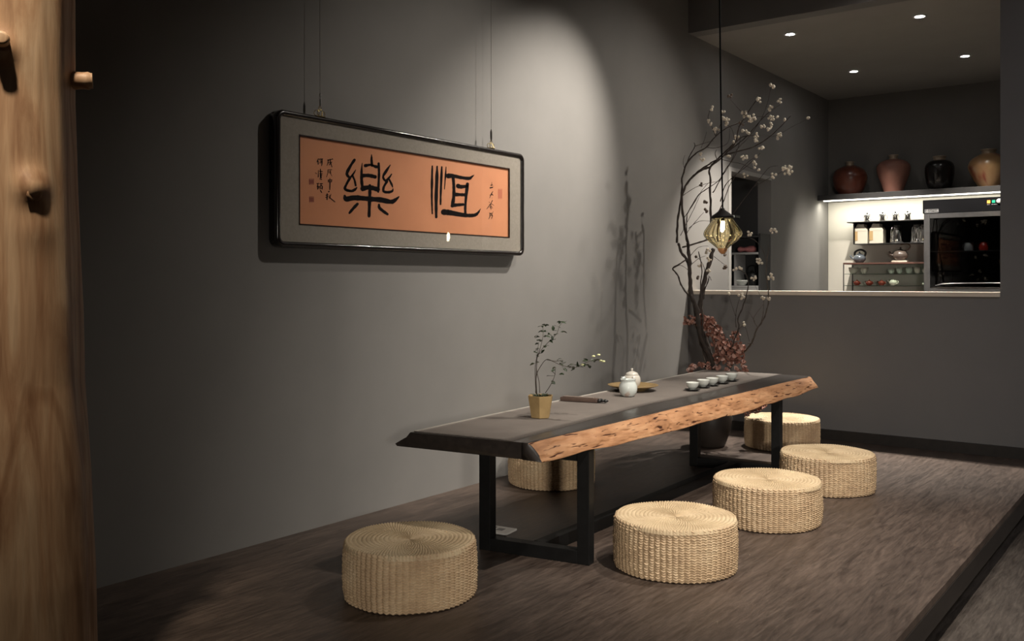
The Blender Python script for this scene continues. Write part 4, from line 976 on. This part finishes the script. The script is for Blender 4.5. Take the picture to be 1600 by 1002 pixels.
def mug(label, x, col, h=.075):
    t = thing('mug', label, 'mug', (FXO+x, FYO+.16, KCZ+.4215), 2.6, 'mugs inside the fridge')
    MB().lathe([(0, 0), (.036, 0), (.038, .004), (.038, h), (.034, h), (.034, .006), (0, .006)], n=28).build('mug_body', mat('mug_glaze', col, .3), t)
    MB().tube(smooth_pts([(.036, 0, h*.8), (.058, 0, h*.75), (.062, 0, h*.45), (.036, 0, h*.2)], 4), .005, 8).build('handle', mat('mug_handle', col, .3), t)
mug('grey mug on the fridge shelf behind the glass', .34, (.3, .3, .32)); mug('red mug on the fridge shelf behind the glass', .46, (.5, .03, .02))
# hanging shelf box
SX0, SX1, SY0, SY1 = .325, .997, 9.06, YK-.013
ub = thing('metal_shelf_box', 'dark metal shelf box hanging on the kitchen wall left of the fridge', 'shelf', (SX0, SY0, 1.404))
GM = mat('dark_grey_metal', (.06, .06, .06), .35, .5)
MB().box(-.06, SX1-SX0, 0, SY1-SY0, .209, .216).build('top_shelf', GM, ub)
MB().box(0, SX1-SX0, 0, SY1-SY0, 0, .007).build('bottom_shelf', GM, ub)
MB().box(0, .006, 0, SY1-SY0, .0072, .2088).build('side', BLK, ub)
MB().box(.0062, SX1-SX0, SY1-SY0-.006, SY1-SY0, .0072, .2088).build('back', BLK, ub)
# display case
dc = thing('display_case', 'low brown-framed glass display case with two glass shelves of cups', 'display case', (.238, 9.03, KCZ+.0015))
BRW = noisy('brown_wood_rail', (.09, .045, .035), (.14, .07, .055), 8, .4)
CW, CH_, CD_ = .76, .328, .286
MB().box(0, CW, 0, CD_, CH_-.016, CH_, .001).build('top', BRW, dc)
b = MB(); b.box(0, .008, 0, .008, 0, CH_-.0165); b.box(0, .008, CD_-.008, CD_, 0, CH_-.0165); b.box(CW-.008, CW, 0, .008, 0, CH_-.0165); b.box(CW-.008, CW, CD_-.008, CD_, 0, CH_-.0165); b.build('post', GM, dc)
SG = glass('green_shelf_glass', (.72, .80, .76), 1.5)
z1_, z2_ = 1.124-KCZ-.0015, 1.013-KCZ-.0015
MB().box(.009, CW-.009, .010, CD_-.01, z1_-.006, z1_).build('glass_shelf', SG, dc)
MB().box(.009, CW-.009, .010, CD_-.01, z2_-.006, z2_).build('glass_shelf', SG, dc)
MB().box(.009, CW-.009, 0.001, CD_-.001, 0, .012).build('base', BRW, dc)
def kx(px, y=9.13): return on_y(px, 440, y).x
CUPG = porcelain('pale_green_cup', (.55, .60, .50)); CUPW = porcelain('cream_cup', (.62, .58, .48))
def dcup(i, px, w_, h, m, lab):
    k = w_/2; t = thing('tea_bowl', lab, 'cup', (kx(px), 9.12, 1.1245), 0, 'cups on the upper glass shelf')
    MB().lathe([(0, 0), (k*.45, 0), (k*.5, h*.08), (k*.72, h*.2), (k*.9, h*.55), (k, h), (k*.94, h), (k*.8, h*.5), (k*.5, h*.2), (0, h*.16)], n=28).build('cup_body', m, t)
for i, a in enumerate([(1334, .092, .060, CUPW, 'wide cream bowl, first from the left on the upper glass shelf'), (1351, .072, .060, CUPW, 'cream tapered cup, second from the left on the upper glass shelf'),
      (1393, .062, .042, CUPG, 'small low white cup, third from the left on the upper glass shelf'), (1406, .060, .055, CUPG, 'pale grey cup, fourth from the left on the upper glass shelf'), (1421, .064, .060, CUPG, 'pale green cup, fifth from the left on the upper glass shelf'),
      (1434, .063, .058, CUPW, 'cream cup, sixth from the left on the upper glass shelf'), (1446, .056, .046, CUPW, 'small cup next to the fridge on the upper glass shelf')]): dcup(i, *a)
REDC = glaze('red_clay_gloss', [(.3, (.16, .025, .015)), (.7, (.25, .045, .025))], 10, .25)
def tpot(name, label, px, y, z, k, m, grp, handle=True, yy=None, lidz=1.0):
    t = thing(name, label, 'teapot', (kx(px, y), y, z), 2.7, grp)
    MB().lathe([(0, 0), (.018*k, 0), (.022*k, .003*k), (.032*k, .016*k), (.033*k, .026*k), (.026*k, .04*k), (.014*k, .045*k), (0, .046*k)], n=28).build('body', m, t)
    l = MB().lathe([(.0142*k, .0455*k), (.010*k, .050*k), (.004*k, .052*k), (.0045*k, .057*k), (.003*k, .061*k), (0, .062*k)], n=18).build('lid', m, t)
    MB().tube(smooth_pts([(.026*k, 0, .02*k), (.042*k, 0, .028*k), (.050*k, 0, .042*k)], 4), .0055*k, 8).build('spout', m, t)
    if handle: MB().tube(smooth_pts([(-.028*k, 0, .036*k), (-.046*k, 0, .034*k), (-.046*k, 0, .018*k), (-.03*k, 0, .012*k)], 4), .003*k, 8).build('handle', m, t)
    return t
for px, lab in ((1339, 'dark red clay teapot, leftmost on the lower glass shelf'), (1358, 'red clay teapot, second from the left on the lower glass shelf'), (1377.5, 'bright red clay teapot, third from the left on the lower glass shelf')):
    tpot('clay_teapot', lab, px, 9.12, 1.0135, .95, REDC, 'red clay teapots on the lower glass shelf')
tpot('porcelain_teapot', 'small cream teapot with lid on the lower glass shelf', 1396, 9.12, 1.0135, 1.15, CUPW, None)
t_ = thing('porcelain_dish', 'small flat cream dish beside the fridge on the lower glass shelf', 'dish', (kx(1447), 9.12, 1.0135))
MB().lathe([(0, 0), (.02, 0), (.03, .008), (.032, .022), (.028, .022), (.02, .01), (0, .008)], n=28).build('dish_body', CUPW, t_)
# teapots standing on the case
DZ2 = KCZ+.0015+CH_+.0005
BLU = glaze('blue_grey_glaze', [(.3, (.07, .085, .10)), (.7, (.16, .18, .20))], 9, .25)
t1 = tpot('stoneware_teapot', 'blue-grey stoneware teapot with a black top handle on the case', 1343, 9.13, DZ2, 1.75, BLU, None, False)
t1.rotation_euler.z = PI; 
MB().tube(smooth_pts([(-.045, 0, .06), (-.055, 0, .10), (-.01, 0, .125), (.04, 0, .105), (.045, 0, .065)], 6), .010, 10).build('top_handle', mat('black_handle', (.015, .015, .015), .35), t1)
st_x = kx(1407, 9.13)
bk = thing('paper_stack', 'cream paper block under the brown teapot on the display case', 'paper block', (st_x, 9.13, DZ2))
MB().box(-.068, .068, -.05, .05, 0, .016, .002).build('block', noisy('cream_paper', (.55, .48, .38), (.62, .55, .45), 10, .8), bk)
PUR = glaze('purple_brown_clay', [(.3, (.085, .065, .055)), (.7, (.14, .11, .09))], 9, .3)
t2 = tpot('side_teapot', 'purple-brown teapot with an arched handle standing on a paper block', 1407, 9.13, DZ2+.0165, 2.05, PUR, None, False)
t2.rotation_euler.z = PI
MB().tube(smooth_pts([(-.02, 0, .085), (-.065, 0, .10), (-.085, 0, .135), (-.055, 0, .155), (-.0, 0, .15)], 6), .006, 10).build('top_handle', mat('brown_handle', (.14, .08, .05), .4), t2)
# creamers, bags and kettles
for i, (px, lab) in enumerate(((1355, 'small steel milk pot, leftmost of the four on top of the shelf box'), (1379, 'small steel milk pot, second from the left on top of the shelf box'), (1399, 'small steel milk pot, third from the left on top of the shelf box'), (1418, 'small steel milk pot, rightmost of the four on top of the shelf box'))):
    x = kx(px, 9.15)
    if i == 0:
        c0 = thing('milk_pot', lab, 'pot', (x, 9.15, 1.6205), .3, 'small steel lidded pots')
        MB().lathe([(0, 0), (.028, 0), (.030, .004), (.027, .02), (.024, .045), (.029, .060), (.031, .063), (0, .063)], n=28).build('body', CHROME, c0)
        l = MB().lathe([(.034, .0635), (.034, .067), (.02, .073), (0, .075)], n=28).build('lid', CHROME, c0)
        MB().sphere((0, 0, .081), .0075, (1, 1, 1), 12, 8).build('knob', BLACKM, l)
        MB().tube(smooth_pts([(.026, 0, .052), (.046, 0, .05), (.044, 0, .025), (.027, 0, .018)], 4), .003, 8).build('handle', CHROME, c0)
        MB().lathe([(0, 0), (.012, 0), (.004, .02), (0, .02)], (-.027, 0, .045), 10).build('spout', CHROME, c0)
    else: dup(c0, (x, 9.15, 1.6205), .3+.4*i, lab)
BAGM = noisy('cream_paper_bag', (.62, .58, .47), (.68, .64, .53), 6, .7)
for i, (px, lab) in enumerate(((1347, 'cream tea bag with a tan paper label, left one in the shelf box'), (1371, 'cream tea bag with a tan paper label, right one beside the kettle'))):
    x = kx(px, 9.14)
    if i == 0:
        b0 = thing('tea_bag', lab, 'bag', (x, 9.14, 1.4115), 0, 'cream tea bags in the shelf box')
        o = b0; prof = [(-.062, 0), (.062, 0), (.062, .125), (.05, .15), (.03, .16), (.028, .185), (-.035, .185), (-.045, .16), (-.062, .14)]
        v = [(x_, y_, z_) for y_ in (-.04, .06) for (x_, z_) in prof]; n = len(prof)
        mesh('bag_body', v, [list(range(n)), [n+k for k in range(n)][::-1]]+[[(k+1) % n, k, n+k, n+(k+1) % n] for k in range(n)], BAGM, o)
        MB().box(-.064, -.03, -.0425, -.0402, .03, .118).build('paper_label', noisy('tan_label', (.45, .30, .13), (.52, .36, .17), 10, .7), o)
        MB().lathe([(0, .1855), (.012, .1855), (.012, .196), (0, .196)], (-.03, 0, 0), 14).build('cap', STEEL, o)
        MB().box(-.058, .058, -.0412, -.0402, .1185, .121).build('fold', mat('bag_fold', (.45, .42, .34), .7), o)
    else: dup(b0, (x, 9.14, 1.4115), 0, lab)
for i, (px, lab) in enumerate(((1401, 'polished steel jug kettle, leftmost in the shelf box'), (1432, 'polished steel jug kettle, middle one in the shelf box'), (1452, 'polished steel jug kettle half hidden by the fridge'))):
    x = kx(px, 9.16)
    if i == 2: x = .935
    if i == 0:
        k0 = thing('steel_jug', lab, 'jug', (x, 9.16, 1.4115), -2.0, 'polished steel jugs in the shelf box')
        MB().lathe([(0, 0), (.062, 0), (.065, .006), (.060, .05), (.050, .11), (.036, .155), (.032, .16), (.034, .172), (.030, .172), (0, .165)], n=36).build('body', CHROME, k0)
        MB().lathe([(0, .1725), (.03, .1725), (.028, .182), (.008, .186), (.006, .192), (0, .192)], n=24).build('lid', BLACKM, k0)
        MB().tube(smooth_pts([(.034, 0, .150), (.07, 0, .145), (.082, 0, .10), (.075, 0, .04), (.060, 0, .025)], 5), .0055, 8).build('handle', CHROME, k0)
        MB().tube(smooth_pts([(-.044, 0, .13), (-.058, 0, .155), (-.066, 0, .165)], 4), [.012, .011, .0105, .010, .009, .008, .007, .0065, .006], 8).build('spout', CHROME, k0)
        k0.scale = (.93, .93, .98)
    else: dup(k0, (x, 9.16, 1.4115), -1.7-.2*i, lab, (.85, .85, .97))
# downlights
for i, (x, y) in enumerate(DL):
    lab = ['recessed downlight of the kitchen ceiling, front left one', 'recessed downlight of the kitchen ceiling, front right one', 'recessed downlight of the kitchen ceiling, back left one', 'recessed downlight of the kitchen ceiling, back right one'][i]
    if i == 0:
        dl0 = thing('downlight', lab, 'ceiling light', (x, y, KZ), 0, 'recessed downlights in the kitchen ceiling')
        MB().lathe([(.030, -.001), (.030, -.006), (.046, -.006), (.048, -.001)], n=36).build('trim_ring', mat('white_trim', (.5, .5, .48), .4), dl0)
        MB().lathe([(0, -.0045), (.029, -.0045), (.029, -.001), (0, -.001)], n=30).build('lens', mat('lit_lens', (1, 1, 1), .4, emis=(1, .96, .92), es=30), dl0)
    else: dup(dl0, (x, y, KZ), 0, lab)
# things on the closet shelves
CX = -.27
q = on_y(1168, 391, 7.68)
t_ = thing('folded_cloth', 'pink folded cloth on the shelf inside the doorway', 'cloth', (q.x, 7.675, FZ+1.5005), PI/2+.2)
v = []; f = []; nu, nv = 28, 12
for j in range(nv):
    a = 2*PI*j/nv
    for i in range(nu):
        u = i/(nu-1); r = (.035+.01*math.sin(7*u)+.006*noise.noise(Vector((u*6, j, 0))))*(min(1, .55+4*u*(1-u)))
        v.append((.045*math.cos(a), (u-.5)*.15, max(0, .028+r*.75*math.sin(a))))
for j in range(nv):
    for i in range(nu-1): j2 = (j+1) % nv; f.append([j*nu+i, j*nu+i+1, j2*nu+i+1, j2*nu+i])
f.append([j*nu for j in range(nv)]); f.append([j*nu+nu-1 for j in range(nv)][::-1])
mesh('cloth_body', v, f, noisy('pink_cloth', (.50, .17, .17), (.58, .24, .23), 20, .9), t_, True)
q = on_y(1158, 440, 7.64)
t_ = thing('white_bowl', 'white bowl low inside the doorway left of the black kettle', 'bowl', (q.x, 7.655, FZ+1.2145))
MB().lathe([(0, 0), (.03, 0), (.033, .006), (.06, .035), (.066, .048), (.06, .048), (.03, .014), (0, .01)], n=36).build('bowl_body', CPORC, t_)
q = on_y(1174, 440, 7.69)
t_ = thing('black_kettle', 'black kettle standing low inside the doorway', 'kettle', (q.x+.01, 7.69, FZ+1.2145), PI-.15)
t_.scale = (.72, .72, .82)
MB().lathe([(0, 0), (.06, 0), (.068, .01), (.075, .05), (.066, .10), (.045, .13), (.03, .135), (0, .136)], n=36).build('body', BLACKM, t_)
MB().lathe([(0, .1362), (.02, .1362), (.012, .15), (.01, .16), (0, .162)], n=20).build('lid', BLACKM, t_)
MB().tube(smooth_pts([(-.05, 0, .12), (-.055, 0, .19), (0, 0, .215), (.055, 0, .19), (.05, 0, .12)], 6), .006, 8).build('handle', BLACKM, t_)
MB().tube(smooth_pts([(.06, 0, .06), (.09, 0, .09), (.105, 0, .12)], 4), .010, 8).build('spout', BLACKM, t_)
